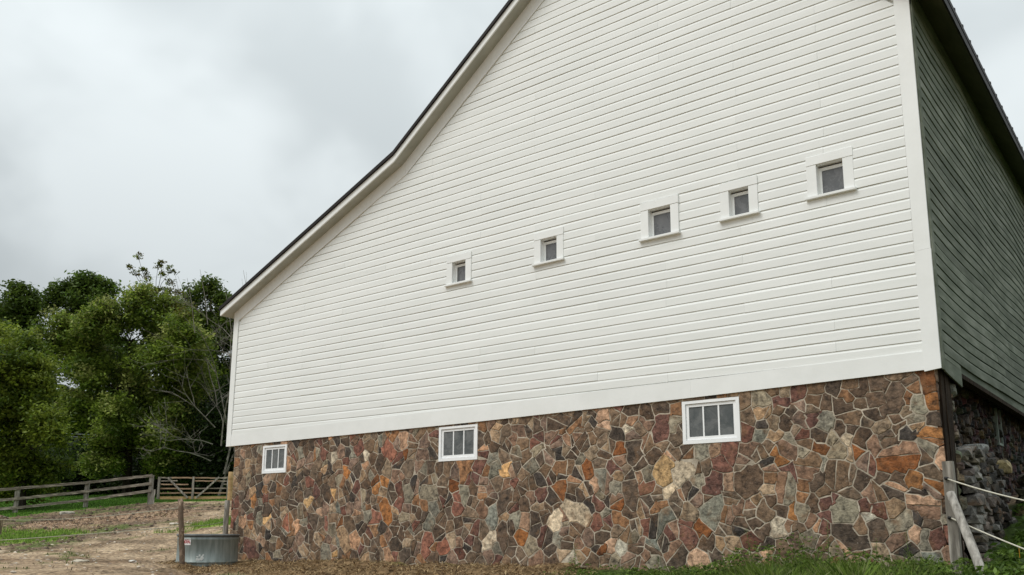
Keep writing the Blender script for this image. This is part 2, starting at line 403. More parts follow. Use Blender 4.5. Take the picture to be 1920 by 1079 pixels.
gx = axis([(-1500,-300,200),(-300,-120,15),(-120,-64,2.5),(-64,-44,.6),(-44,-22,.2),(-22,-3,.11),(-3,3,.15),(3,12,.6),(12,60,4),(60,300,30),(300,1500,200)])
gy = axis([(-1500,-200,200),(-200,-40,20),(-40,-14,2),(-14,-6,.5),(-6,3,.10),(3,19,.17),(19,32,.8),(32,110,3),(110,300,15),(300,1500,200)])
GX, GY = np.meshgrid(gx, gy, indexing='ij')
GZ = gz(GX.ravel(), GY.ravel())
# cellar floor: the ground inside the barn lies low
fx, fy = GX.ravel(), GY.ravel()
ins = (fx > -13.9) & (fx < -.55) & (fy > .35) & (fy < 15.8)
GZ = np.where(ins, -.2, GZ)
far = np.clip((np.hypot(fx + 20, fy - 20) - 120) / 400, 0, 1)
GZ = GZ * (1 - far) + far * 4
nx, ny = len(gx), len(gy)
idx = np.arange(nx * ny).reshape(nx, ny)
Q = np.stack([idx[:-1, :-1], idx[1:, :-1], idx[1:, 1:], idx[:-1, 1:]], -1).reshape(-1, 4)
lawn, hay, strip, patch, mound, back, grr = zones(fx, fy)
w1 = fbm(fx * 1.7 + 5, fy * 1.7, 4)[:, None]; w3 = fbm(fx * 6 + 5, fy * 6, 3)[:, None]
def lerp(a, b, k): return a * (1 - k) + b * k
col = lerp(np.array([.185, .122, .074]), np.array([.40, .30, .20]), np.clip(w1 * 1.7 - .3, 0, 1))
w4 = fbm(fx * .75 + 31, fy * 1.6 + 7, 5, .6)[:, None]
col = lerp(col, col * .55, np.clip((w4 - .56) * 7, 0, .8))
col = lerp(col, np.array([.12, .125, .045]), np.clip((fbm(fx * 1.1 + 60, fy * 1.1, 4) - .6) * 5, 0, .7)[:, None])
col = lerp(col, lerp(np.array([.055, .038, .026]), np.array([.25, .18, .12]), np.clip(w3 * 1.8 - .5, 0, 1)), back[:, None] * .95)
col = lerp(col, np.array([.085, .115, .03]), (back * np.clip((fbm(fx * .8 + 9, fy * .8, 4) - .56) * 6, 0, .8))[:, None])
col = lerp(col, lerp(np.array([.20, .125, .08]), np.array([.40, .28, .185]), np.clip(w3 * 1.6 - .3, 0, 1)), hay[:, None] * .9)
col = lerp(col, lerp(np.array([.10, .062, .03]), np.array([.27, .18, .095]), np.clip(w3 * 1.6 - .3, 0, 1)), mound[:, None] * .95)
G2 = lerp(np.array([.14, .22, .03]), np.array([.24, .33, .06]), w3)
for zn in (strip, patch): col = lerp(col, G2, zn[:, None])
col = lerp(col, lerp(np.array([.035, .055, .012]), np.array([.07, .11, .025]), w3), grr[:, None])
col = lerp(col, lerp(np.array([.055, .125, .012]), np.array([.095, .20, .02]), w1), lawn[:, None])
moss = np.clip(1 - np.abs(fy + .12) / .14, 0, 1) * np.clip(1 - np.abs(fx + 9.6) / 3, 0, 1) * np.clip(w3[:, 0] * 2 - .4, 0, 1)
col = lerp(col, np.array([.09, .14, .02]), moss[:, None])
me = bpy.data.meshes.new('ground')
me.vertices.add(len(fx)); me.vertices.foreach_set('co', np.stack([fx, fy, GZ], -1).astype('f').ravel())
me.loops.add(Q.size); me.loops.foreach_set('vertex_index', Q.ravel().astype('i'))
me.polygons.add(len(Q)); me.polygons.foreach_set('loop_start', np.arange(0, Q.size, 4, dtype='i')); me.polygons.foreach_set('loop_total', np.full(len(Q), 4, 'i'))
me.polygons.foreach_set('use_smooth', np.ones(len(Q), bool))
a = me.color_attributes.new('Col', 'FLOAT_COLOR', 'POINT'); a.data.foreach_set('color', np.c_[col, np.ones(len(col))].astype('f').ravel())
SOIL, st, sb, *_ = attrmat('soil', rough=.95, spec=.1, nscale=11, amt=.75, bump=1.0, bdist=.03, bscale=9, coord='Object')
me.materials.append(SOIL); me.update()
ground = bpy.data.objects.new('ground', me); COL.objects.link(ground); tag(ground, 'brown dirt yard and lawn rising behind the barn', None, None, 'structure')

# ------------------------------------------------------------------ barn
barn = empty('barn', (-7.3, 0, 0))
tag(barn, 'large white clapboard barn on a mixed fieldstone foundation', 'barn')
XL = -14.735                       # left corner
def roofz(x):                      # underside of the roof (soffit line)
    if x < -9.343: return 7.592 - (-9.343 - x) * .402
    if x < -4.66: return 7.592 + (x + 9.343) * .7195
    return 7.592 + 4.683 * .7195 - (x + 4.66) * .7195
def friz(x):                       # lower edge of the rake board
    if x < -9.217: return 7.38 - (-9.217 - x) * .4028
    if x < -4.66: return 7.38 + (x + 9.217) * .7184
    return 7.38 + 4.557 * .7184 - (x + 4.66) * .7184
def fr_inv(z, side):
    """x on the rake board's lower edge at height z"""
    if side < 0:
        return -9.217 - (7.38 - z) / .4028 if z < 7.38 else -9.217 + (z - 7.38) / .7184
    return -4.66 + (7.38 + 4.557 * .7184 - z) / .7184
def skirt_b(x):
    return float(np.interp(x, [-14.74, -11, -7.4, -3.5, 0], [2.353, 2.362, 2.379, 2.43, 2.50]))
def skirt_t(x):
    return float(np.interp(x, [-14.5, -7, 0], [2.600, 2.655, 2.728]))
UW = [(-8.107, -7.515, 4.895, 5.47), (-6.105, -5.505, 4.907, 5.49), (-4.048, -3.40, 4.91, 5.535), (-2.73, -2.162, 4.94, 5.518), (-1.463, -.842, 4.958, 5.578)]
LW = [(-13.385, -12.57, 1.705, 2.29), (-8.235, -7.336, 1.738, 2.343), (-3.453, -2.583, 1.774, 2.388)]
gable = None
# backing wall of the gable with window holes
def sheet_with_holes(outer, holes, y):
    loops = [[Vector((p[0], p[1], 0)) for p in outer]] + [[Vector((p[0], p[1], 0)) for p in h] for h in holes]
    tr = tessellate_polygon(loops)
    pts = [p for lo in loops for p in lo]
    return [(p.x, y, p.y) for p in pts], [tuple(t) for t in tr]
openU = []
for (x0, x1, z0, z1) in UW:
    openU.append((x0 + .135, x1 - .135, z0 + .05, z1 - .13))
outer = [(XL + .03, 2.56), (-.03, 2.56), (-.03, roofz(-.03) - .01), (-4.66, roofz(-4.66) - .01), (-9.343, 7.58), (XL + .03, roofz(XL) - .01)]
holes = [[(a, c), (a, d), (b, d), (b, c)] for a, b, c, d in openU]
V, F = sheet_with_holes(outer, holes, .006)
gable = mk('gable_wall', V, F, WHITE, barn, (-7.3, 0, 2.5))
# clapboards
PITCH = .1413; ROW0 = 2.7255
def warp(x, z):
    """old wall, no longer straight"""
    k = max(0, 1 - (z - 2.4) / 6)
    return -.030 * k * math.sin(math.pi * min(max((x + 14.7) / 14.7, 0), 1)) + .010 * noise.noise(Vector((x * .45, z * .6, 3.3))), .017 * noise.noise(Vector((x * .5, z * .6, 8.8))) - .004
def board(xa_b, xa_t, xb_b, xb_t, zb, zt, parent, dz=0, clipz=None, ax='x', X0=0., mat=None, warpf=warp, name='clapboard', dy=0, H=None):
    """one board; a/b = ends, _b/_t = at its bottom and top edge"""
    n = max(1, int((xb_b - xa_b) / .75))
    V, F = [], []
    H = H or zt - zb
    prof = [(.004, 0), (-.017, 0), (-.0165, H * .74), (-.0135, H * .79), (-.007, H * .93), (.0005, H * 1.02)]
    for i in range(n + 1):
        for (py, pz) in prof:
            k = pz / H
            u = i / n
            xa = xa_b + (xa_t - xa_b) * min(k, 1); xb = xb_b + (xb_t - xb_b) * min(k, 1)
            x = xa + (xb - xa) * u
            wz, wy = warpf(x, zb)
            z = zb + pz + wz + dz * (1 - k)
            if clipz: z = max(z, clipz(x))
            V.append((x, py + wy + dy, z))
    m = len(prof)
    for i in range(n):
        for k in range(m - 1):
            F.append((i*m+k, (i+1)*m+k, (i+1)*m+k+1, i*m+k+1))
    F.append(tuple(range(m))); F.append(tuple(range(n*m+m-1, n*m-1, -1)))
    if ax == 'y':
        V = [(X0 - v[1], v[0], v[2]) for v in V]
        F = [f[::-1] for f in F]
    return mk(name, V, F, mat or WHITE, parent)
JX = [-13.4, -12.2, -10.97, -9.75, -8.53, -7.31, -6.1, -4.88, -3.66, -2.44, -1.22]
row = 0
prevj = []
k = -1
while True:
    zb = ROW0 + PITCH * k; zt = zb + PITCH
    if zb > 10.55: break
    xl_b = max(-14.555, fr_inv(zb, -1) if zb > 5.2 else -99) + .004
    xl_t = max(-14.555, fr_inv(zt, -1) if zt > 5.2 else -99) + .004
    xr_b = min(-.186, fr_inv(zb, 1)) - .004; xr_t = min(-.186, fr_inv(zt, 1)) - .004
    if k == -1:
        xl_b = xl_t = -14.551; xr_b = xr_t = -3.2
    gapw = [(a - .03, b + .03, c) for (a, b, c, d) in openU if zt > c - .01 and zb < d - .008]
    gaps = [g_[:2] for g_ in gapw]
    for g0, g1, c in gapw:
        if zb < c - .02: board(g0 + .001, g0 + .001, g1 - .001, g1 - .001, zb, c - .012, gable)
    cand = [j + R.choice([0, 0, .02]) for j in JX if j > xl_b + .5 and j < xr_b - .5 and all(abs(j - p) > .3 for p in prevj)]
    js = []
    R.shuffle(cand)
    for j in cand:
        if all(abs(j - q) > 3.4 for q in js) and len(js) < (xr_b - xl_b) / 4.2 and all(not (g0 - .5 < j < g1 + .5) for g0, g1 in gaps): js.append(j)
        if len(js) >= 3: break
    prevj = js
    cuts = sorted([(j - .001, j + .001) for j in js] + gaps)
    a_b, a_t = xl_b, xl_t
    for g0, g1 in cuts + [None_ for None_ in [(None, None)]]:
        eb, et = (g0, g0) if g0 is not None else (xr_b, xr_t)
        if eb - a_b > .12:
            board(a_b, a_t, eb, et, zb, zt, gable, dz=R.uniform(-.0035, .0035), dy=R.uniform(-.0015, .0015),
                  clipz=(lambda x: skirt_t(x) - .012) if k <= 0 else None)
        if g0 is not None: a_b = a_t = g1
    k += 1
# skirt board, corner boards, rake boards
def strip_board(name, xs, bot, top, y0, y1, mat, parent):
    V, F = [], []
    for x in xs: V += [(x, y0, bot(x)), (x, y0, top(x)), (x, y1, top(x)), (x, y1, bot(x))]
    for i in range(len(xs) - 1):
        for q in range(4): F.append((i*4+q, i*4+(q+1)%4, (i+1)*4+(q+1)%4, (i+1)*4+q))
    F += [(3,2,1,0), tuple(range((len(xs)-1)*4, len(xs)*4))]
    return mk(name, V, F, mat, parent)
for x0, x1 in ((-14.56, -10.9), (-10.899, -7.0), (-6.999, -3.3), (-3.299, -.187)):
    strip_board('skirt_board', np.linspace(x0, x1, 8), skirt_b, skirt_t, -.030, .03, TRIM, barn)
V, F = sheet_with_holes([(XL, 2.353), (-14.56, 2.354), (-14.56, 5.222), (XL, 5.42)], [], 0)
B().prism([(XL, 2.353), (-14.562, 2.354), (-14.562, friz(-14.562)-.002), (-14.562, roofz(-14.562)), (XL, roofz(XL))], -.034, .05).mk('corner_board', TRIM, barn)
B().prism([(-.186, 2.475), (0.004, 2.50), (0.004, 4.0), (-.186, 3.99)], -.036, .0).mk('corner_board', TRIM, barn)
B().prism([(-.186, 3.993), (0.0, 4.003), (0.0, roofz(0)), (-.186, roofz(-.186))], -.034, .0).mk('corner_board', TRIM, barn)
# rake boards (left lean-to slope, main slope, right slope)
def rake(x0, x1, name='rake_board'):
    return B().prism([(x0, friz(x0)), (x1, friz(x1)), (x1, roofz(x1)), (x0, roofz(x0))], -.040, .0).mk(name, TRIM, barn)
rake(-14.558, -9.245); rake(-9.241, -4.662); rake(-4.658, -.190)
# roof: slab with white fascia along the rakes, soffits, metal covering
XE0, XE1, YF, YB = -14.93, .345, -.28, 16.3
def off(x, d):  # soffit line raised by d (vertical)
    return roofz(x) + d
seg = [(XE0, -9.343), (-9.343, -4.66), (-4.66, XE1)]
roof = empty('roof', (-4.66, 8, 10.96), barn)
for i, (a, b) in enumerate(seg):
    B().prism([(a, off(a, .012)), (b, off(b, .012)), (b, off(b, .128)), (a, off(a, .128))], YF + .03, YB).mk('roof_deck', DARKI, roof)
    f = B().prism([(a, off(a, -.004)), (b, off(b, -.004)), (b, off(b, .125)), (a, off(a, .125))], YF, YF + .028).mk('fascia', TRIM, roof)
    B().prism([(a - (.02 if i == 0 else 0), off(a, .13) - (.02 if i == 0 else 0) * .4), (b + (.03 if i == 2 else 0), off(b, .13) - (.0216 if i == 2 else 0)), (b + (.03 if i == 2 else 0), off(b, .205) - (.0216 if i == 2 else 0)), (a - (.02 if i == 0 else 0), off(a, .205) - (.02 if i == 0 else 0) * .4)], YF - .035, YB + .03).mk('metal_roofing', ROOFM, roof)
    # a thin lower drip edge just under the roofing
    B().prism([(a, off(a, .126)), (b, off(b, .126)), (b, off(b, .132)), (a, off(a, .132))], YF - .02, YF - .001).mk('drip_edge', ROOFM, roof)
# soffits
for a, b in seg[:2]:
    V = [(a, YF + .028, off(a, 0)), (b, YF + .028, off(b, 0)), (b, -.001, off(b, 0)), (a, -.001, off(a, 0))]
    mk('soffit', V + [(v[0], v[1], v[2] + .01) for v in V], [(0,1,2,3),(7,6,5,4),(0,4,5,1),(1,5,6,2),(2,6,7,3),(3,7,4,0)], SOFF, roof)
V = [(-4.66, YF + .028, off(-4.66, 0)), (XE1, YF + .028, off(XE1, 0)), (XE1, -.001, off(XE1, 0)), (-4.66, -.001, off(-4.66, 0))]
mk('soffit', V + [(v[0], v[1], v[2] + .01) for v in V], [(0,1,2,3),(7,6,5,4),(0,4,5,1),(1,5,6,2),(2,6,7,3),(3,7,4,0)], SOFF, roof)
V = [(XL + .0, 0.0, off(XL, 0)), (XE0, 0, off(XE0, 0)), (XE0, YB, off(XE0, 0)), (XL + .0, YB, off(XL, 0))]
mk('soffit', V + [(v[0], v[1], v[2] + .01) for v in V], [(0,1,2,3),(7,6,5,4),(0,4,5,1),(1,5,6,2),(2,6,7,3),(3,7,4,0)], SOFF, roof)
V = [(.0, 0.0, off(0, 0)), (XE1, 0, off(XE1, 0)), (XE1, YB, off(XE1, 0)), (.0, YB, off(0, 0))]
mk('eave_soffit', V + [(v[0], v[1], v[2] + .01) for v in V], [(3,2,1,0),(4,5,6,7),(0,1,5,4),(1,2,6,5),(2,3,7,6),(3,0,4,7)], EAVE, roof)
B().box(XE1 - .002, XE1 + .022, YF, YB, off(XE1, 0) - .012, off(XE1, .128)).mk('eave_fascia', ROOFM, roof)
for y0 in range(34):
    y = -.12 + y0 * .50
    for a, b in ((-4.66, XE1 + .034),):
        B().add([(a, y-.018, off(a,.205)), (b, y-.018, off(b,.205)), (b, y+.018, off(b,.205)), (a, y+.018, off(a,.205)),
                 (a, y-.012, off(a,.238)), (b, y-.012, off(b,.234)), (b, y+.012, off(b,.234)), (a, y+.012, off(a,.238))],
                [(0,3,2,1),(4,5,6,7),(0,1,5,4),(1,2,6,5),(2,3,7,6),(3,0,4,7)])
        o = B(); o.add([(a, y-.018, off(a,.205)), (b, y-.018, off(b,.203)), (b, y+.018, off(b,.203)), (a, y+.018, off(a,.205)),
                 (a, y-.012, off(a,.238)), (b, y-.012, off(b,.234)), (b, y+.012, off(b,.234)), (a, y+.012, off(a,.238))],
                [(0,3,2,1),(4,5,6,7),(0,1,5,4),(1,2,6,5),(2,3,7,6),(3,0,4,7)])
        o.mk('roof_rib', ROOFM, roof)
        if y0 % 1 == 0:
            c = B()
            for (p, q) in ((XE0 - .02, -9.343), (-9.343, -4.66)):
                c.add([(p, y-.018, off(p,.204)), (q, y-.018, off(q,.204)), (q, y+.018, off(q,.204)), (p, y+.018, off(p,.204)),
                 (p, y-.012, off(p,.235)), (q, y-.012, off(q,.235)), (q, y+.012, off(q,.235)), (p, y+.012, off(p,.235))],
                [(0,3,2,1),(4,5,6,7),(0,1,5,4),(1,2,6,5),(2,3,7,6),(3,0,4,7)])
            c.mk('roof_rib', ROOFM, roof)
# small gable windows
for wi, (x0, x1, z0, z1) in enumerate(UW):
    w = empty('window', ((x0+x1)/2, 0, z0), barn)
    a, b, c, d = openU[wi]
    yt = -.034
    box('casing', x0, a, yt, -.006, z0 + .045, d, TRIM, w, .003)
    box('casing', b, x1, yt, -.006, z0 + .045, d, TRIM, w, .003)
    box('head_casing', x0, x1 + .004, yt - .004, -.006, d + .003, z1, TRIM, w, .003)
    box('sill', x0 - .022, x1 + .022, yt - .042, -.004, z0 + .006, z0 + .043, TRIM, w, .004)
    # reveal
    r = B(); t_ = .012
    r.box(a - t_, a, -.006, .14, c - t_, d + t_); r.box(b, b + t_, -.006, .14, c - t_, d + t_)
    r.box(a, b, -.006, .14, d, d + t_); r.box(a, b, -.006, .14, c - t_, c)
    r.mk('reveal', TRIM, w)
    s = B(); q = .045; y0, y1 = .055, .085
    s.box(a, a + q, y0, y1, c, d - .03); s.box(b - .022, b, y0, y1, c, d - .03); s.box(a + q, b - .022, y0, y1, d - .075, d - .03); s.box(a + q, b - .022, y0, y1, c, c + .035)
    s.mk('sash', TRIM, w)
    box('pane', a + q - .002, b - .02, y0 + .012, y0 + .018, c + .033, d - .072, GLASS_UP, w)
    box('dark_backing', a, b, .10, .14, c, d, DARKI, w)
# foundation: mortar wall with window openings, stones set into it
FX0, FX1 = -14.44, -.07
found = None
outer = [(FX0 + .03, -.45), (-.17, -.45), (-.075, 2.52), (FX0, 2.52)]
holes = [[(a + .02, c + .02), (a + .02, 2.36 + .0), (b - .02, 2.36), (b - .02, c + .02)] for a, b, c, d in LW]
holes = [[(a + .02, c + .02), (a + .02, d - .01), (b - .02, d - .01), (b - .02, c + .02)] for a, b, c, d in LW]
V, F = sheet_with_holes(outer, holes, .004)
nb = len(V)
V += [(-.17, .40, -.45), (-.075, .40, 2.52), (FX0 + .03, .40, -.45), (FX0, .40, 2.52), (-.17, .004, -.45), (-.075, .004, 2.52), (FX0 + .03, .004, -.45), (FX0, .004, 2.52)]
F += [(nb+4, nb, nb+1, nb+5), (nb+6, nb+7, nb+3, nb+2), (nb+2, nb+3, nb+1, nb)]
found = mk('foundation_wall', V, F, MORT, barn, (-7.3, 0, 0))

PAL = dict(b=(.078,.054,.038), m=(.130,.090,.060), r=(.120,.056,.042), p=(.175,.112,.080), o=(.185,.098,.050), O=(.26,.112,.038),
           t=(.25,.175,.112), T=(.44,.275,.130), P=(.32,.195,.125), g=(.175,.155,.118), G=(.160,.155,.125), l=(.42,.365,.285), k=(.045,.036,.030), w=(.150,.058,.020), R=(.205,.090,.062))
def power_cells(S, Wt, bounds, K=26):
    """power diagram cells; bounds: list of (nx,nz,c) half planes n.p<=c given per wall"""
    P = np.array(S); cells = []
    for i in range(len(P)):
        d2 = ((P - P[i]) ** 2).sum(1); nb = np.argsort(d2)[1:K + 1]
        r = 1.2
        poly = [(P[i][0]-r, P[i][1]-r), (P[i][0]+r, P[i][1]-r), (P[i][0]+r, P[i][1]+r), (P[i][0]-r, P[i][1]+r)]
        hp = [(P[j][0]-P[i][0], P[j][1]-P[i][1], ((P[j]**2).sum() - (P[i]**2).sum() + Wt[i] - Wt[j]) / 2) for j in nb] + bounds
        for (a, b, c) in hp:
            poly = clip(poly, a, b, c)
            if not poly: break
        cells.append(poly)
    return cells
def clip(poly, a, b, c):
    o = []
    for k in range(len(poly)):
        p, q = poly[k], poly[(k + 1) % len(poly)]
        dp = a * p[0] + b * p[1] - c; dq = a * q[0] + b * q[1] - c
        if dp <= 0: o.append(p)
        if (dp < 0 < dq) or (dq < 0 < dp):
            t = dp / (dp - dq); o.append((p[0] + (q[0]-p[0])*t, p[1] + (q[1]-p[1])*t))
    return o if len(o) > 2 else []
def area(p):
    return .5 * abs(sum(p[i][0]*p[(i+1)%len(p)][1] - p[(i+1)%len(p)][0]*p[i][1] for i in range(len(p))))
def inset(poly, d):
    """inset a convex polygon"""
    n = len(poly)
    s = sum(poly[i][0]*poly[(i+1)%n][1] - poly[(i+1)%n][0]*poly[i][1] for i in range(n))
    if s < 0: poly = poly[::-1]
    res = list(poly)
    for i in range(n):
        p, q = poly[i], poly[(i+1)%n]
        ex, ey = q[0]-p[0], q[1]-p[1]; L_ = math.hypot(ex, ey)
        if L_ < 1e-5: continue
        nx_, ny_ = ey / L_, -ex / L_
        res = clip(res, nx_, ny_, nx_*p[0] + ny_*p[1] - d)
        if not res: return []
    return res
def merge(polys):
    """outline of adjoining cells that belong to one stone"""
    E = {}; P = {}
    for poly in polys:
        a_ = sum(poly[i][0]*poly[(i+1)%len(poly)][1] - poly[(i+1)%len(poly)][0]*poly[i][1] for i in range(len(poly)))
        if a_ < 0: poly = poly[::-1]
        ks = []
        for p in poly:
            kk = (round(p[0] * 2000), round(p[1] * 2000))
            if not ks or ks[-1] != kk: ks.append(kk); P.setdefault(kk, p)
        if len(ks) > 1 and ks[0] == ks[-1]: ks.pop()
        for i in range(len(ks)):
            e = (ks[i], ks[(i+1) % len(ks)])
            if (e[1], e[0]) in E: del E[(e[1], e[0])]
            else: E[e] = 1
    nxt = {}
    for a_, b_ in E:
        if a_ in nxt: return None
        nxt[a_] = b_
    if not nxt: return None
    st = next(iter(nxt)); o = [st]; c_ = nxt[st]
    while c_ != st and len(o) < 200:
        o.append(c_)
        if c_ not in nxt: return None
        c_ = nxt[c_]
    if len(o) != len(nxt): return None
    return [P[q] for q in o]
def hj(p, amp):
    a_ = math.sin(round(p[0]*500) * 12.9898 + round(p[1]*500) * 78.233) * 43758.5453
    b_ = math.sin(round(p[0]*500) * 39.346 + round(p[1]*500) * 11.135) * 24634.6345
    return (p[0] + (a_ - math.floor(a_) - .5) * 2 * amp, p[1] + (b_ - math.floor(b_) - .5) * 2 * amp)
def miter(poly, d):
    n = len(poly); o = []
    poly = [p for i, p in enumerate(poly) if math.hypot(p[0]-poly[i-1][0], p[1]-poly[i-1][1]) > .006]
    n = len(poly)
    if n < 3: return []
    for i in range(n):
        a_, p, b_ = poly[i-1], poly[i], poly[(i+1)%n]
        e1 = Vector((p[0]-a_[0], p[1]-a_[1])).normalized(); e2 = Vector((b_[0]-p[0], b_[1]-p[1])).normalized()
        n1 = Vector((-e1.y, e1.x)); n2 = Vector((-e2.y, e2.x)); m_ = n1 + n2
        if m_.length < .3: m_ = n1; k_ = 1
        else:
            m_.normalize(); k_ = min(1 / max(m_.dot(n1), .35), 2.2)
        o.append((p[0] + m_.x*d*k_, p[1] + m_.y*d*k_))
    return o
def roughen(poly, step, j, rr):
    n = len(poly); o = []
    for i in range(n):
        p, q = poly[i], poly[(i+1)%n]; L_ = math.hypot(q[0]-p[0], q[1]-p[1])
        pr = poly[i-1]
        # cut the corner a little
        Lp = math.hypot(pr[0]-p[0], pr[1]-p[1])
        if min(L_, Lp) > step * .6:
            k1 = min(.15, .004 / max(Lp, 1e-3) + rr.uniform(0, .03)); k2 = min(.15, .004 / max(L_, 1e-3) + rr.uniform(0, .03))
            o.append((p[0]+(pr[0]-p[0])*k1, p[1]+(pr[1]-p[1])*k1)); o.append((p[0]+(q[0]-p[0])*k2, p[1]+(q[1]-p[1])*k2))
        elif L_ > .004: o.append(p)
        m = int(L_ / step)
        for a in range(1, m + 1):
            u = a / (m + 1); jj = rr.uniform(-j, j) 
            nx_, ny_ = (q[1]-p[1]) / L_, -(q[0]-p[0]) / L_
            o.append((p[0]+(q[0]-p[0])*u + nx_*jj, p[1]+(q[1]-p[1])*u + ny_*jj))
    return o
def stone_geo(poly, place, d_back, d_front, rr, bev=.010, tilt=.006):
    """poly 2d -> solid slab: back ring, shoulder ring, bevelled face ring, centre"""
    cx = sum(p[0] for p in poly) / len(poly); cy = sum(p[1] for p in poly) / len(poly)
    n = len(poly); V = []
    tx, ty = rr.uniform(-tilt, tilt) * 8, rr.uniform(-tilt, tilt) * 8
    for dd, ins_ in ((d_back, 0), (d_front * .35, 0), (d_front, bev)):
        for p in poly:
            dx, dy = p[0]-cx, p[1]-cy; L_ = math.hypot(dx, dy) or 1
            k = max(.4, 1 - ins_ / L_ * rr.uniform(.6, 1.5))
            z = dd if dd == d_back else dd + (tx * dx + ty * dy) * .5 + rr.uniform(-.0015, .0015)
            V.append(place(cx + dx*k, cy + dy*k, z))
    V.append(place(cx, cy, d_front + rr.uniform(.0, .006)))
    F = []
    for r_ in range(2):
        for i in range(n): F.append((r_*n+i, r_*n+(i+1)%n, (r_+1)*n+(i+1)%n, (r_+1)*n+i))
    for i in range(n): F.append((2*n+i, 2*n+(i+1)%n, 3*n))
    return V, F
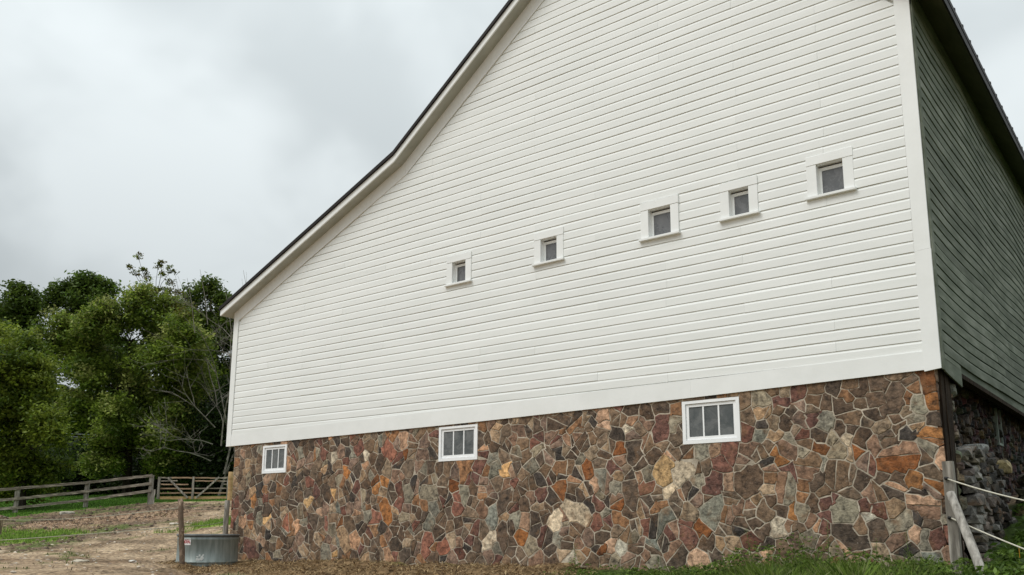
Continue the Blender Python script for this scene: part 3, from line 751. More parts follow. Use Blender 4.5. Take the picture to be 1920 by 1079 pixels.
SEEDS = '-1435,158t1 -1433,221m1 -1432,182t1 -1425,87r2 -1419,166b1 -1415,218p1 -1412,189b1 -1411,93p1 -1405,120b1 -1405,149m1 -1404,53b1 -1403,70P2 -1395,215m1 -1393,195t1 -1389,162g1 -1381,23r1 -1381,106b1 -1375,50t1 -1373,63o1 -1370,136t1 -1366,217b1 -1364,111O1 -1357,7r4 -1355,43t1 -1354,179m1 -1350,223p2 -1345,139k2 -1342,109g1 -1339,76G1 -1334,34P2 -1323,0g1 -1322,162b1 -1316,94b2 -1314,76T1 -1309,24b1 -1305,41k1 -1304,2o1 -1304,145k2 -1301,115b1 -1300,161m1 -1293,18m1 -1283,89b1 -1279,134o1 -1273,157m1 -1270,0g1 -1269,25o2 -1263,102b1 -1254,124m1 -1252,35b1 -1250,13b1 -1245,137b1 -1240,73R4 -1236,180m1 -1232,101b1 -1229,35m1 -1224,4m1 -1214,160b1 -1213,182p1 -1206,123b2 -1204,35p1 -1201,91g2 -1195,209b1 -1194,69G1 -1189,5t1 -1188,54m1 -1187,176b2 -1183,192p1 -1180,17t1 -1177,110T1 -1177,146r2 -1176,224b1 -1172,45b1 -1159,-1m1 -1157,136r1 -1156,226r1 -1153,183m2 -1151,18m1 -1150,69b3 -1149,156b2 -1147,36t1 -1145,109b1 -1140,209r1 -1128,97p1 -1127,128b3 -1126,69R1 -1119,9g3 -1114,36p1 -1112,212b1 -1110,149m1 -1108,124T1 -1108,193l1 -1103,77m1 -1101,227k1 -1099,97t1 -1098,179m2 -1096,36t1 -1094,13T1 -1088,95G1 -1087,200p1 -1084,145g1 -1081,107m1 -1079,69w1 -1072,186r1 -1070,224b1 -1069,163O1 -1067,202k1 -1066,34t3 -1065,129b1 -1061,66m3 -1057,10o1 -1052,117k1 -1051,205g1 -1039,3b1 -1039,162b1 -1038,138r2 -1036,31P1 -1035,211r2 -1033,99p2 -1025,58b1 -1019,118g2 -1019,153t1 -1016,189l1 -1014,140b1 -1013,170P1 -1011,16r1 -1007,96o1 -1006,0t1 -1004,35b2 -1004,81g2 -1004,214m2 -995,163b1 -994,46r1 -994,190b1 -988,20b1 -988,145w1 -988,204t1 -986,110m1 -983,127O1 -982,66R3 -978,35b1 -974,92b1 -974,174b2 -973,107o1 -972,223G1 -968,4b1 -962,143O1 -957,167t1 -955,41p2 -955,88O3 -950,201R3 -945,10P1 -942,115b2 -942,126b1 -940,227o1 -933,61b2 -933,152p1 -927,100r1 -926,184r2 -924,24b2 -913,218P2 -912,47b1 -909,126g3 -905,72g1 -904,191w1 -901,14b2 -901,162m3 -898,94p1 -894,33t1 -894,188m1 -891,53m1 -883,75t1 -882,136k1 -880,89b1 -879,64r1 -877,105o1 -877,166p1 -874,25b1 -872,83b1 -871,227m1 -868,187p1 -867,47m1 -865,122G1 -860,141m1 -860,209p1 -857,97o1 -849,30R3 -846,119g3 -844,61G3 -843,163b1 -839,143g1 -835,7b3 -835,188m2 -835,219m2 -832,90g2 -830,23o1 -824,157b1 -817,45b1 -815,104r1 -814,121b1 -813,80b2 -806,26R2 -805,162m1 -800,100b1 -795,61m1 -790,3p2 -788,42t1 -786,134w1 -786,150p1 -782,115R1 -780,90r1 -774,64b1 -773,32p1 -769,19r1 -764,114G2 -761,160o3 -752,64m1 -751,30r2 -749,80m2 -744,9m1 -742,101m1 -742,122b1 -737,27b1 -734,56r2 -726,165r1 -723,231o1 -722,52m2 -720,185r1 -713,208m1 -710,35l1 -704,127p1 -703,105b1 -702,15p1 -701,190b1 -699,74G3 -697,177g1 -696,161G2 -693,226t1 -691,209t1 -678,45b3 -677,80t1 -674,214m1 -673,101b3 -672,3m1 -671,129p1 -670,157T2 -668,196b1 -665,26b1 -660,60b1 -657,201p1 -655,128r1 -654,113b1 -651,154b1 -649,179g2 -647,71G1 -636,11m2 -636,46O2 -636,122m1 -636,145m1 -633,194m2 -632,94b1 -627,171m1 -622,218b1 -620,35g2 -616,159g2 -614,130m1 -611,191r1 -609,10p2 -609,71b2 -609,183g1 -607,223b1 -606,57k1 -602,134k1 -602,207r1 -599,113r2 -597,168b1 -593,147m1 -591,222p1 -590,41r3 -583,171p1 -581,6b1 -581,204p1 -580,25b1 -576,135b1 -573,68l3 -569,115w3 -568,196p2 -565,226b3 -562,154o2 -560,136k1 -553,17l3 -552,57p1 -551,183t1 -549,41b1 -545,152m1 -544,196p1 -540,106b1 -538,172b1 -535,128m1 -534,222o3 -532,84l4 -530,150k1 -529,60b2 -528,206p1 -526,38p1 -525,106b1 -520,166g1 -519,193b2 -516,229t1 -514,78P1 -512,115b1 -510,47p2 -510,146w2 -507,8m1 -505,173t1 -503,217m1 -501,192m1 -493,71r2 -493,124P2 -490,93r2 -489,45b1 -488,26w2 -485,112g1 -484,156m2 -484,228P1 -482,12m1 -482,210m1 -481,81g1 -480,129g3 -476,169b1 -474,105k1 -469,36P1 -466,183b1 -465,232m1 -464,118g2 -459,55m1 -455,97w2 -452,180w1 -451,135t1 -450,219m2 -448,30l1 -443,48g2 -440,84b1 -439,17p1 -436,134k2 -436,208l1 -434,109b3 -431,234b1 -428,216P1 -426,171b3 -426,188p2 -424,33b1 -424,68t1 -418,132P1 -418,151b1 -418,203m1 -415,83t2 -409,19p1 -408,63r2 -407,119r2 -406,97b1 -406,137g1 -405,231b2 -400,34G2 -400,213p1 -399,189m2 -398,16g1 -392,164b2 -388,109m1 -386,68G3 -384,38k1 -384,91o1 -379,175m1 -379,205r3 -377,135T4 -377,232b2 -371,153g1 -370,118l2 -367,56p2 -363,86m1 -362,25b3 -360,165m1 -358,99m1 -357,211g1 -355,189b2 -355,227o1 -347,139l3 -345,113b1 -341,41r3 -341,83t2 -341,169b1 -328,15P4 -328,104p1 -324,61w2 -317,37b1 -317,169g2 -310,102b1 -306,80G3 -304,121r3 -302,20b1 -297,169k1 -284,25m1 -276,39t1 -276,100m1 -275,166r2 -264,60b2 -264,89p1 -260,147p2 -253,24b1 -253,118b4 -249,86m1 -249,186r1 -249,233m1 -248,166p1 -247,41r2 -246,139t1 -243,65b1 -241,211m1 -233,160m1 -232,58b2 -230,81m2 -229,185G1 -228,233g2 -226,199k1 -223,17m1 -223,122o1 -223,166m1 -222,98b1 -221,108t1 -220,140k2 -213,194t1 -212,58l2 -211,182t1 -209,35m2 -206,150O1 -205,82b1 -201,216m1 -200,114g3 -199,226r2 -197,166p2 -197,197b1 -196,62p1 -194,78O1 -191,128r1 -191,176g1 -190,210b1 -189,45p1 -184,21b1 -184,62m1 -179,83g2 -178,101o1 -176,116o1 -176,239r1 -175,182r1 -175,220p1 -173,198p1 -171,164m1 -170,46g2 -167,70p1 -167,138m3 -165,90b1 -160,213m1 -159,200r1 -158,26m2 -157,120b1 -152,77r1 -152,224b1 -151,62r2 -151,90r1 -151,148g1 -151,184b1 -151,238m1 -149,163w1 -148,108m2 -142,196g2 -138,217b2 -136,95r1 -135,122m4 -134,175g1 -133,32g2 -130,157g1 -128,238b1 -127,78G4 -126,184b1 -121,51b3 -117,170l1 -116,127m1 -115,208b3 -111,223o1 -110,65m1 -109,34m1 -106,153w2 -104,119b1 -100,87r1 -97,173b2 -97,214m1 -95,73l1 -94,239b1 -91,138p2 -90,58b2 -90,106p1 -88,191m1 -86,32t1 -84,203b1 -83,83r2 -82,156p1 -77,184t1 -77,218b2 -75,126b1 -70,236b1 -67,176b1 -65,84t2 -65,162b1 -64,21m1 -63,106b2 -59,66g2 -58,120b1 -57,144w4 -57,217b3 -56,40p3 -55,192b1 -52,183m1 -47,19g2 -46,54P1 -44,206t1 -43,72k1 -43,169k2 -42,218o1 -38,102k1 -36,114O2 -36,188g1 -35,163t1 -35,232o2 -33,49g1 -32,86p3 -31,22G2 -31,209G2 -28,70b1 -28,151g3 -25,130m2 -23,47r2 -22,107O2 -20,170O2 -18,189b1 -18,234w2 -16,209O2'
S, Wt, C = [], [], []
import re
for m_ in re.finditer(r'(-?\d+),(-?\d+)([a-zA-Z])(\d)', SEEDS):
    x, z, c, b = int(m_[1]) / 100, int(m_[2]) / 100, m_[3], int(m_[4])
    if any(a < x < bb and c0 < z < d0 for a, bb, c0, d0 in LW): continue
    S.append((x, z)); Wt.append({1: 0, 2: .004, 3: .010, 4: .020}[b]); C.append(c)
rs = random.Random(5)
# small stones where the hand-set ones leave room
for _ in range(9000):
    x, z = rs.uniform(FX0, -.05), rs.uniform(-.4, 2.5)
    if any(a - .03 < x < bb + .03 and c0 - .03 < z < d0 + .03 for a, bb, c0, d0 in LW): continue
    a = np.array(S); d2 = (a[:, 0]-x)**2 + (a[:, 1]-z)**2 - np.array(Wt)
    if d2.min() > (.165 if z > 0 else .2) ** 2:
        S.append((x, z)); Wt.append(0.0); C.append(rs.choice('bbbmmmmrrppgottkP'))
bnd = [(-1, 0, -FX0 - .008), (0, 1, 2.505), (0, -1, .42), (1, .033, -.068 + .033 * 2.4)]
SS, WW, OWN = [], [], []
for i, (x, z) in enumerate(S):
    SS.append((x, z)); WW.append(Wt[i]); OWN.append(i)
    near = sorted(math.hypot(x-a_[0], z-a_[1]) for a_ in S)[1:4]
    L_ = near[0] * rs.uniform(.30, .50) * (1.5 if Wt[i] > .008 else 1)
    an = rs.uniform(0, math.pi) if rs.random() < .45 else rs.gauss(math.pi / 2, .6)
    for sg in ((-1, 1) if Wt[i] > .008 else (rs.choice([-1, 1]),)):
        if rs.random() < .85: SS.append((x + math.cos(an) * L_ * sg, z + math.sin(an) * L_ * sg)); WW.append(Wt[i] * rs.uniform(.6, 1.1)); OWN.append(i)
sub = power_cells(SS, WW, bnd)
grp = {}
for q, poly in zip(OWN, sub):
    if poly: grp.setdefault(q, []).append(poly)
cells = []
for i in range(len(S)):
    ps = grp.get(i, [])
    m_ = merge(ps) if len(ps) > 1 else (ps[0] if ps else [])
    if m_ is None: m_ = max(ps, key=area)
    m_ = [hj(p, .032) if (FX0 + .03 < p[0] < -.2 and p[1] < 2.47 and not any(a - .09 < p[0] < b + .09 and c - .09 < p[1] < d + .09 for a, b, c, d in LW)) else p for p in m_]
    cells.append(m_)
# some stones are shards of one another: split them along a skew line
for i in range(len(S)):
    if cells[i] and area(cells[i]) > .036 and rs.random() < .42:
        an = rs.uniform(0, math.pi); a, b = math.cos(an), math.sin(an)
        cx = sum(p[0] for p in cells[i]) / len(cells[i]); cz = sum(p[1] for p in cells[i]) / len(cells[i])
        c_ = a * cx + b * cz + rs.uniform(-.03, .03)
        p1, p2 = clip(cells[i], a, b, c_), clip(cells[i], -a, -b, -c_)
        if len(p1) > 2 and len(p2) > 2 and min(area(p1), area(p2)) > .008:
            if area(p2) > area(p1): p1, p2 = p2, p1
            cells[i] = p1; cells.append(p2); S.append((sum(p[0] for p in p2)/len(p2), sum(p[1] for p in p2)/len(p2))); Wt.append(0); C.append(rs.choice('bbmmmrppogtkP'))
items = []
for i, poly in enumerate(cells):
    if not poly: continue
    sx, sz = S[i]
    for (a, b, c, d) in LW:
        xs = [p[0] for p in poly]; zs = [p[1] for p in poly]
        if max(xs) > a and min(xs) < b and max(zs) > c and min(zs) < d + .3:
            opts = [(a - sx, (1, 0, a)), (sx - b, (-1, 0, -b)), (c - sz, (0, 1, c)), (sz - d, (0, -1, -d))]
            o_ = max(opts, key=lambda q: q[0])
            poly = clip(poly, *o_[1])
            if not poly: break
    if not poly: continue
    a_ = sum(poly[q][0]*poly[(q+1)%len(poly)][1] - poly[(q+1)%len(poly)][0]*poly[q][1] for q in range(len(poly)))
    if a_ < 0: poly = poly[::-1]
    poly = miter(poly, rs.uniform(.0048, .0100))
    if not poly or area(poly) < .0012: continue
    poly = roughen(poly, .075, .0065, rs)
    dist2 = (sx - CAM.x) ** 2 + CAM.y ** 2
    items.append((area(poly) / dist2 * (.5 if sz < 0 else 1), poly, C[i], i))
items.sort(key=lambda q: -q[0])
rest = B()
for n, (ar, poly, c, i) in enumerate(items):
    pc = PAL[c]; v = 1.34 * rs.uniform(.72, 1.28); hue = rs.uniform(-.08, .08)
    cc = (pc[0]*v*(1.03+hue), pc[1]*v, pc[2]*v*(.95-hue))
    fr = rs.uniform(.003, .013)
    V, F = stone_geo(poly, lambda u, w, d: (u, .004 - d, w), -.02, fr, rs, bev=rs.uniform(.004, .011))
    F = [f for f in F]
    if n < 290: mk('stone', V, F, STONE, found, col=cc)
    else: rest.add(V, F, cc)
o = rest.mk('small_stone', STONE, found); o['kind'] = 'stuff'
# side return of the corner: narrow stones seen edge on
zz = -.3
while zz < 2.45:
    h = rs.uniform(.14, .34); xe = -.07 - .033 * (2.45 - zz)
    y0 = .01
    c = PAL[rs.choice('mbrpto')]
    V, F = stone_geo([(y0, zz + .008), (.085, zz + .008), (.085, zz + h - .008), (y0, zz + h - .008)], lambda u, w, d, xe=xe: (xe + .008 + d, u, w), -.03, .008, rs, bev=.01)
    mk('corner_stone', V, F, STONE, found, col=c)
    zz += h
# foundation windows
for wi, (x0, x1, z0, z1) in enumerate(LW):
    w = empty('window', ((x0+x1)/2, 0, z0), barn)
    fw = .050
    yt = -.012
    f = B(); f.box(x0, x0 + fw, yt, .10, z0, z1); f.box(x1 - fw, x1, yt, .10, z0, z1); f.box(x0 + fw, x1 - fw, yt, .10, z1 - fw * .8, z1); f.box(x0 + fw, x1 - fw, yt, .10, z0, z0 + fw)
    f.mk('frame', TRIM2, w)
    a, b, c, d = x0 + fw + .004, x1 - fw - .004, z0 + fw + .004, z1 - fw * .8 - .004
    s = B(); q = .042; y0, y1 = .008, .045
    s.box(a, a + q, y0, y1, c, d); s.box(b - q, b, y0, y1, c, d); s.box(a + q, b - q, y0, y1, d - q, d); s.box(a + q, b - q, y0, y1, c, c + q * 1.1)
    s.mk('sash', TRIM2, w)
    ia, ib = a + q, b - q
    pw = (ib - ia - 2 * .022) / 3
    for k in range(3):
        p0 = ia + k * (pw + .022)
        box('pane', p0, p0 + pw, y0 + .014, y0 + .019, c + q * 1.1, d - q, GLASS_LO, w)
        if k < 2: box('muntin', p0 + pw, p0 + pw + .022, y0 + .003, y1 - .004, c + q * 1.1, d - q, TRIM2, w)
    box('dark_backing', x0 + .01, x1 - .01, .10, .14, z0 + .005, z1, DARKI, w)
# ------------------------------------------------------------------ right-hand side wall
side = mk('side_wall', [(-.004, .0, 2.60), (-.004, 16, 2.60), (-.004, 16, roofz(0)), (-.004, 0, roofz(0))], [(0, 1, 2, 3)], GREEN, barn, (0, 8, 2.6))
def warps(y, z):
    k = (z - 2.4) / 5
    return -.035 * math.sin(y * .55 + .4) * (1 - .3 * k) + .020 * noise.noise(Vector((y * .6, z * .5, 1.3))) - .012 * y * max(k, 0) * 0 + .03 * math.sin(y * 1.7 + z * .6) * .45, .016 * noise.noise(Vector((y * .5, z * .4, 4.8))) - .006
k = 0
prev = None
while True:
    zb = ROW0 + PITCH * k; zt = zb + PITCH
    if zb > 7.42: break
    y0 = .115
    js = sorted(set([R.choice([3.2, 3.8, 4.4, 5.0]), R.choice([8.0, 8.6, 9.2]), R.choice([12.2, 12.8])]))
    a = y0
    for j in js + [16.0]:
        board(a, a, j - .002, j - .002, zb, zt, side, dz=R.uniform(-.006, .006), dy=R.uniform(-.003, .002), ax='y', X0=0., mat=GREEN, warpf=warps)
        a = j + .002
    k += 1
board(.115, .115, 1.0, 1.0, ROW0 - .075, ROW0, side, ax='y', X0=0., mat=GREEN, warpf=warps)
B().box(.002, .022, .0, .112, 2.49, roofz(0)).mk('side_corner_board', GREEN, barn)
B().prism([(.113, 2.478), (1.02, 2.40), (1.02, 2.645), (.113, 2.655)], .0, .020, 0).mk('side_skirt_board', GREEN, barn)
B().box(-.12, -.001, .01, 16, 2.46 + .08, 2.60).mk('sill_beam', DARKW, barn)
B().box(-.001, .016, .0, 16, roofz(0) - .28, roofz(0) - .004).mk('side_frieze_board', GREEN, barn)
# back and left walls (close the shell)
B().box(XL + .03, XL + .06, .06, 15.98, 2.36, roofz(XL) - .02).mk('left_wall', WHITE, barn)
B().box(FX0 + .01, FX0 + .3, .41, 15.9, -.5, 2.355).mk('left_foundation', MORT, barn)
B().prism([(XL + .07, -.4), (-.03, -.4), (-.03, roofz(-.03) - .02), (-4.66, roofz(-4.66) - .02), (-9.343, 7.57), (XL + .07, roofz(XL) - .02)], 15.99, 16.02).mk('rear_wall', WHITE, barn)
B().box(FX0 + .35, -.55, .45, 15.9, 2.30, 2.36).mk('cellar_ceiling', DARKW, barn)
# dark weathered timbers beside the stone corner
for i, (y0, y1, x) in enumerate([(.10, .27, -.11), (.275, .44, -.10), (.445, .62, -.115)]):
    V, F = beam((x, (y0+y1)/2, -.2), (x + .02, (y0+y1)/2, 2.52), y1 - y0 - .008, .10, .006, 8, up=(1, 0, 0))
    mk('corner_plank', V, F, DARKW, barn)
# rubble wall set back under the side wall
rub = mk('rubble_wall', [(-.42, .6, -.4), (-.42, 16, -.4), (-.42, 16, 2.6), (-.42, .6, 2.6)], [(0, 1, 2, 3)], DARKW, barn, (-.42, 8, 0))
S2, W2, C2 = [], [], []
r2 = random.Random(8)
for _ in range(6000):
    y, z = r2.uniform(.6, 11), r2.uniform(.0, 2.65)
    if 4.9 < y < 5.5 and 1.9 < z < 2.55: continue
    mind = (.085 if y > .85 else .12) + .03 * y / 4
    if all((y-a)**2 + (1.35*(z-b))**2 > mind**2 for a, b in S2): S2.append((y, z)); W2.append(r2.uniform(0, .012))
cells = power_cells(S2, W2, [(-1, 0, -.60), (1, 0, 11.2), (0, -1, .2), (0, 1, 2.68)])
it = []
for i, poly in enumerate(cells):
    poly = inset(poly, r2.uniform(.008, .02)) if poly else None
    if not poly or area(poly) < .002: continue
    it.append((area(poly) / (S2[i][0] + 9) ** 2, roughen(poly, .10, .012, r2), i))
it.sort(key=lambda q: -q[0])
rest = B()
for n, (ar, poly, i) in enumerate(it):
    y = S2[i][0]
    xo = -.10 if y < .85 else -.34
    lightk = 1.0 if y < 1.0 else 1.0
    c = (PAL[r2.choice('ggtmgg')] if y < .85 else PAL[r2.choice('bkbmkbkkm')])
    c = tuple(q * (r2.uniform(.8, 1.1) if y < .85 else r2.uniform(.35, .75)) for q in c)  # stones past the pier darkened: recess shade put into their colour
    fr = r2.uniform(.02, .10)
    V, F = stone_geo(poly, lambda u, w, d: (xo + d, u, w), -.08, fr, r2, bev=.03, tilt=.02)
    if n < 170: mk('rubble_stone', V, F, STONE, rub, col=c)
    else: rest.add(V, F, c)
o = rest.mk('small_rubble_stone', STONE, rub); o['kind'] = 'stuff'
w = empty('window', (-.3, 5.2, 1.9), barn)
PG = noisemat('chalky_green_paint', (.16,.19,.16), (.28,.32,.27), scale=3, rough=.7)
for (a, b) in ((4.98, 5.02), (5.32, 5.36)): box('frame', -.32, -.25, a, b, 1.98, 2.60, PG, w)
box('frame', -.32, -.25, 5.023, 5.317, 1.98, 2.02, PG, w)
box('pane', -.30, -.29, 5.022, 5.318, 2.022, 2.6, GLASS_UP, w)

# ------------------------------------------------------------------ loose stones against the side foundation
heap = empty('stone_heap', (-.05, 2.4, .6)); tag(heap, 'heap of tumbled flat fieldstones below the dark side wall of the barn', 'stone heap')
def boulder(x, y, z, sx, sy, sz, c, rz=0, tilt=0, seed=0, parent=heap, name='fieldstone', mat=STONE):
    import bmesh
    bm = bmesh.new(); bmesh.ops.create_icosphere(bm, subdivisions=(1 if max(sx, sy) < .21 and parent is heap and seed > 99 else 2), radius=1)
    rr = random.Random(seed)
    for v in bm.verts:
        p = v.co.copy()
        k = 1 + rr.uniform(-.13, .13) + .22 * noise.noise(p * 1.3 + Vector((seed * 3.7, 0, 0))) + .07 * noise.noise(p * 4 + Vector((seed, 5, 0)))
        q = Vector([math.copysign(abs(t_) ** .55, t_) for t_ in p]) * k
        v.co = Vector((q.x * sx, q.y * sy, q.z * sz))
    Mx = Matrix.Translation((x, y, z)) @ Matrix.Rotation(rz, 4, 'Z') @ Matrix.Rotation(tilt, 4, 'X')
    bm.transform(Mx)
    V = [tuple(v.co) for v in bm.verts]; F = [tuple(v.index for v in f.verts) for f in bm.faces]
    bm.free()
    return mk(name, V, F, mat, parent, col=tuple(c))
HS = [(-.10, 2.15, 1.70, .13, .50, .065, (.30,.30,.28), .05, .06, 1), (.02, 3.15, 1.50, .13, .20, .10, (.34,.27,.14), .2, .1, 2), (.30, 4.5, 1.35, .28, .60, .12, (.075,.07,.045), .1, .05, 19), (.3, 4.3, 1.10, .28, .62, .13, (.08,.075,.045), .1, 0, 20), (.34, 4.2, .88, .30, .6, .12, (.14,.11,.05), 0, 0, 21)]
rh = random.Random(21)
row_z = .25
while row_z < 1.62:
    y = .80 + rh.uniform(0, .1)
    ymax = 3.0 - max(0, row_z - 1.0) * 1.6
    hgt = rh.uniform(.045, .085)
    while y < ymax:
        l_ = rh.uniform(.09, .20)
        c = rh.choice([(.17,.16,.145), (.13,.115,.10), (.20,.19,.17), (.15,.12,.10), (.10,.09,.08), (.19,.165,.12)]); q = rh.uniform(.6, 1.8) * (1 if y < 1.7 else .38)  # farther stones get a darker colour that carries the recess shade
        zz_ = row_z + (y - .8) * .16
        if zz_ < 1.68: HS.append((-.06 + .20 * (1.7 - row_z) * .35 + rh.uniform(-.04, .05), y + l_, zz_, rh.uniform(.09, .13), l_, hgt * rh.uniform(.8, 1.2), tuple(v * q for v in c), rh.uniform(-.2, .2), rh.uniform(-.15, .25), 100 + len(HS)))
        y += l_ * 1.9
    row_z += hgt * 1.7
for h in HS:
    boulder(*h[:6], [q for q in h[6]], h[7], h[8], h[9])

# ------------------------------------------------------------------ stock tank
tx, ty = -13.22, -1.28
tzb = -.165
tank = empty('stock_tank', (tx, ty, tzb)); tag(tank, 'round galvanised steel stock tank at the left corner of the stone wall', 'water tank')
TR, TH = .575, .60
def lathe(prof, cx, cy, cz, n=56):
    V = [(cx + r * math.cos(2*math.pi*k/n), cy + r * math.sin(2*math.pi*k/n), cz + z) for r, z in prof for k in range(n)]
    F = [(i*n+k, i*n+(k+1)%n, (i+1)*n+(k+1)%n, (i+1)*n+k) for i in range(len(prof)-1) for k in range(n)]
    return V, F
V, F = lathe([(TR, .0), (TR + .004, .03), (TR, .065), (TR + .012, .075), (TR + .012, .09), (TR, .10), (TR - .002, .3), (TR, .50), (TR + .008, .515), (TR, .53), (TR - .001, TH - .03), (TR - .012, TH - .03), (TR - .012, .03), (0.001, .025)], tx, ty, tzb)
mk('tank_wall', V, F, GALV, tank, smooth=True)
GALVD = noisemat('dull_rim_steel', (.06,.065,.065), (.13,.14,.14), scale=5, rough=.5, spec=.5, bump=.1)
V, F = lathe([(TR + .012, TH - .035), (TR + .022, TH - .02), (TR + .022, TH - .002), (TR + .008, TH + .008), (TR - .014, TH), (TR - .016, TH - .03)], tx, ty, tzb)
mk('tank_rim', V, F, GALVD, tank, smooth=True)
def arc_patch(name, a0, a1, z0, z1, mat, rr, n=8, parent=tank, th=.0015):
    V = []
    for r_ in (rr, rr - th):
        for k in range(n + 1):
            a = a0 + (a1 - a0) * k / n
            V += [(tx + r_ * math.cos(a), ty + r_ * math.sin(a), tzb + z0), (tx + r_ * math.cos(a), ty + r_ * math.sin(a), tzb + z1)]
    F = [(2*k, 2*k+2, 2*k+3, 2*k+1) for k in range(n)]
    m_ = 2 * (n + 1)
    F += [(m_+2*k+1, m_+2*k+3, m_+2*k+2, m_+2*k) for k in range(n)]
    F += [(2*k+1, 2*k+3, m_+2*k+3, m_+2*k+1) for k in range(n)] + [(2*k, m_+2*k, m_+2*k+2, 2*k+2) for k in range(n)]
    return mk(name, V, F, mat, parent)
STK = noisemat('sticker_white', (.78,.77,.75), (.85,.84,.82), scale=9, rough=.4, bump=0)
SRED = noisemat('sticker_red', (.42,.02,.03), (.50,.03,.04), scale=9, rough=.4, bump=0)
acam = math.atan2(CAM.y - ty, CAM.x - tx)      # azimuth that faces the viewer
ac = acam - .735
arc_patch('sticker', ac - .155, ac + .155, .405, .53, STK, TR + .004)
txt = bpy.data.curves.new('sticker_text', 'FONT'); txt.body = 'IDEAL'; txt.size = .088; txt.align_x = 'CENTER'; txt.align_y = 'CENTER'; txt.extrude = .0005; txt.offset = .0022
to = bpy.data.objects.new('sticker_text_src', txt); COL.objects.link(to)
bpy.context.view_layer.update()
tm = bpy.data.meshes.new_from_object(to.evaluated_get(bpy.context.evaluated_depsgraph_get()))
bpy.data.objects.remove(to)
sq = .62
V = []
for v in tm.vertices:
    a = ac + (v.co.x * sq + .012) / TR
    r_ = TR + .0055 + v.co.z
    V.append((tx + r_ * math.cos(a), ty + r_ * math.sin(a), tzb + .468 + v.co.y * 1.05))
mk('sticker_lettering', V, [tuple(p.vertices) for p in tm.polygons], SRED, tank)
# small red arrow mark before the word
V = []
for (u, v_) in ((-.078, .0), (-.060, .018), (-.060, -.018)):
    a = ac + u / TR; V.append((tx + (TR + .0056) * math.cos(a), ty + (TR + .0056) * math.sin(a), tzb + .468 + v_))
mk('sticker_mark', V, [(0, 2, 1)], SRED, tank)
SPL = noisemat('lime_splash', (.60,.62,.60), (.75,.77,.75), scale=9, rough=.8, bump=0)
for q, (u, z0, wd, h) in enumerate([(-.30, .115, .09, .05), (-.17, .12, .07, .10), (-.32, .175, .05, .03), (-.25, .19, .035, .05), (-.13, .2, .03, .04), (-.22, .13, .05, .035)]):
    n = 14; V = []
    for k in range(n):
        an = 2*math.pi*k/n; rr_ = R.uniform(.6, 1.25)
        a = acam + u + wd * .5 / TR * math.cos(an) * rr_
        V.append((tx + (TR + .0035) * math.cos(a), ty + (TR + .0035) * math.sin(a), tzb + z0 + h/2 + h * .5 * math.sin(an) * rr_))
    mk('mineral_stain', V, [tuple(range(n))], SPL, tank)
WATER = noisemat('tank_water', (.01,.012,.01), (.015,.018,.015), scale=3, rough=.05, spec=.5, bump=.05)
V, F = lathe([(TR - .014, .46), (.001, .46)], tx, ty, tzb); mk('tank_water', V, F, WATER, tank)

# ------------------------------------------------------------------ posts and ropes
def post(name, label, a, b, r, mat, cat='post', group=None, knob=False, square=False, n=9, jit=.07):
    a, b = Vector(a), Vector(b)
    if square:
        V, F = beam(a, b, r * 2, r * 1.6, .004, 8, up=(0, -1, .01))
        o = mk(name, V, F, mat, org=tuple(a))
    else:
        pts = [a.lerp(b, i / 7) + Vector((R.uniform(-1, 1), R.uniform(-1, 1), 0)) * r * .10 for i in range(8)]
        o = tube(name, pts, [r * (1.06 - .12 * i / 7) for i in range(8)], mat, n=n, jit=jit)
    tag(o, label, cat, group); return o
post('wooden_post', 'crooked bark covered post standing in front of the steel tank', (-12.80, -2.05, -.25), (-12.93, -2.12, 1.105), .050, BARKP)
tube('branch_stub', [(-12.80, -2.10, .50), (-12.72, -2.13, .505)], [.018, .012], BARKP, n=6)
bpy.data.objects['branch_stub'].parent = bpy.data.objects['wooden_post']; bpy.data.objects['branch_stub'].location = Vector((-12.80, -2.10, .50)) - ORG['wooden_post']
post('wooden_post', 'grey weathered post behind the tank, against the left barn corner', (-14.20, -.28, -.3), (-14.165, -.28, 1.15), .058, OLDW)
V, F = beam((-14.33, -.18, -.2), (-14.33, -.18, .85), .04, .03, .002, 4, up=(0, -1, .01)); o = mk('wooden_stake', V, F, OLDW, org=(-14.33, -.18, -.2)); tag(o, 'thin pale stake beside the grey post at the barn corner', 'stake')
post('wooden_post', 'short dark post at the left edge of the yard holding the upper rope', (-28.32, .75, .05), (-28.28, .76, .93), .075, BARKP)
post('wooden_post', 'squared grey post standing upright at the right end of the stone wall', (.045, -.28, -.15), (.030, -.26, 1.365), .056, OLDW, square=True)
post('leaning_post', 'round grey log leaning against the squared post at the right', (.49, -.92, -.15), (.065, -.42, 1.0), .049, LOGW, n=12, jit=.03)
def rope(a, b, sag, label, r=.0075, mat=ROPE, n=22, group=None):
    a, b = Vector(a), Vector(b)
    pts = [a.lerp(b, i/n) - Vector((0, 0, sag * 4 * (i/n) * (1 - i/n))) for i in range(n + 1)]
    o = tube('rope', pts, r, mat, n=6); tag(o, label, 'rope', group); return o
rope((-12.87, -2.06, .95), (-28.28, .70, .79), .10, 'upper rope running from the crooked post across the yard to the left', .0085, ROPE2)
rope((-12.84, -2.03, .60), (-24.6, -3.9, .04), .05, 'lower rope running from the crooked post across the yard to the left', .0085, ROPE2)
rope((-12.87, -2.06, .93), (-14.2, -.30, .98), .03, 'short upper rope between the crooked post and the grey post at the barn corner', .006, ROPE2)
rope((-12.84, -2.03, .60), (-14.2, -.30, .70), .03, 'short lower rope between the crooked post and the grey post at the barn corner', .006, ROPE2)
rope((.02, -.315, 1.165), (3.2, -2.4, .70), .20, 'upper pale rope from the squared post out to the right', .0085)
rope((.035, -.33, .72), (3.2, -2.4, -.25), .12, 'lower pale rope from the squared post out to the right', .0085)
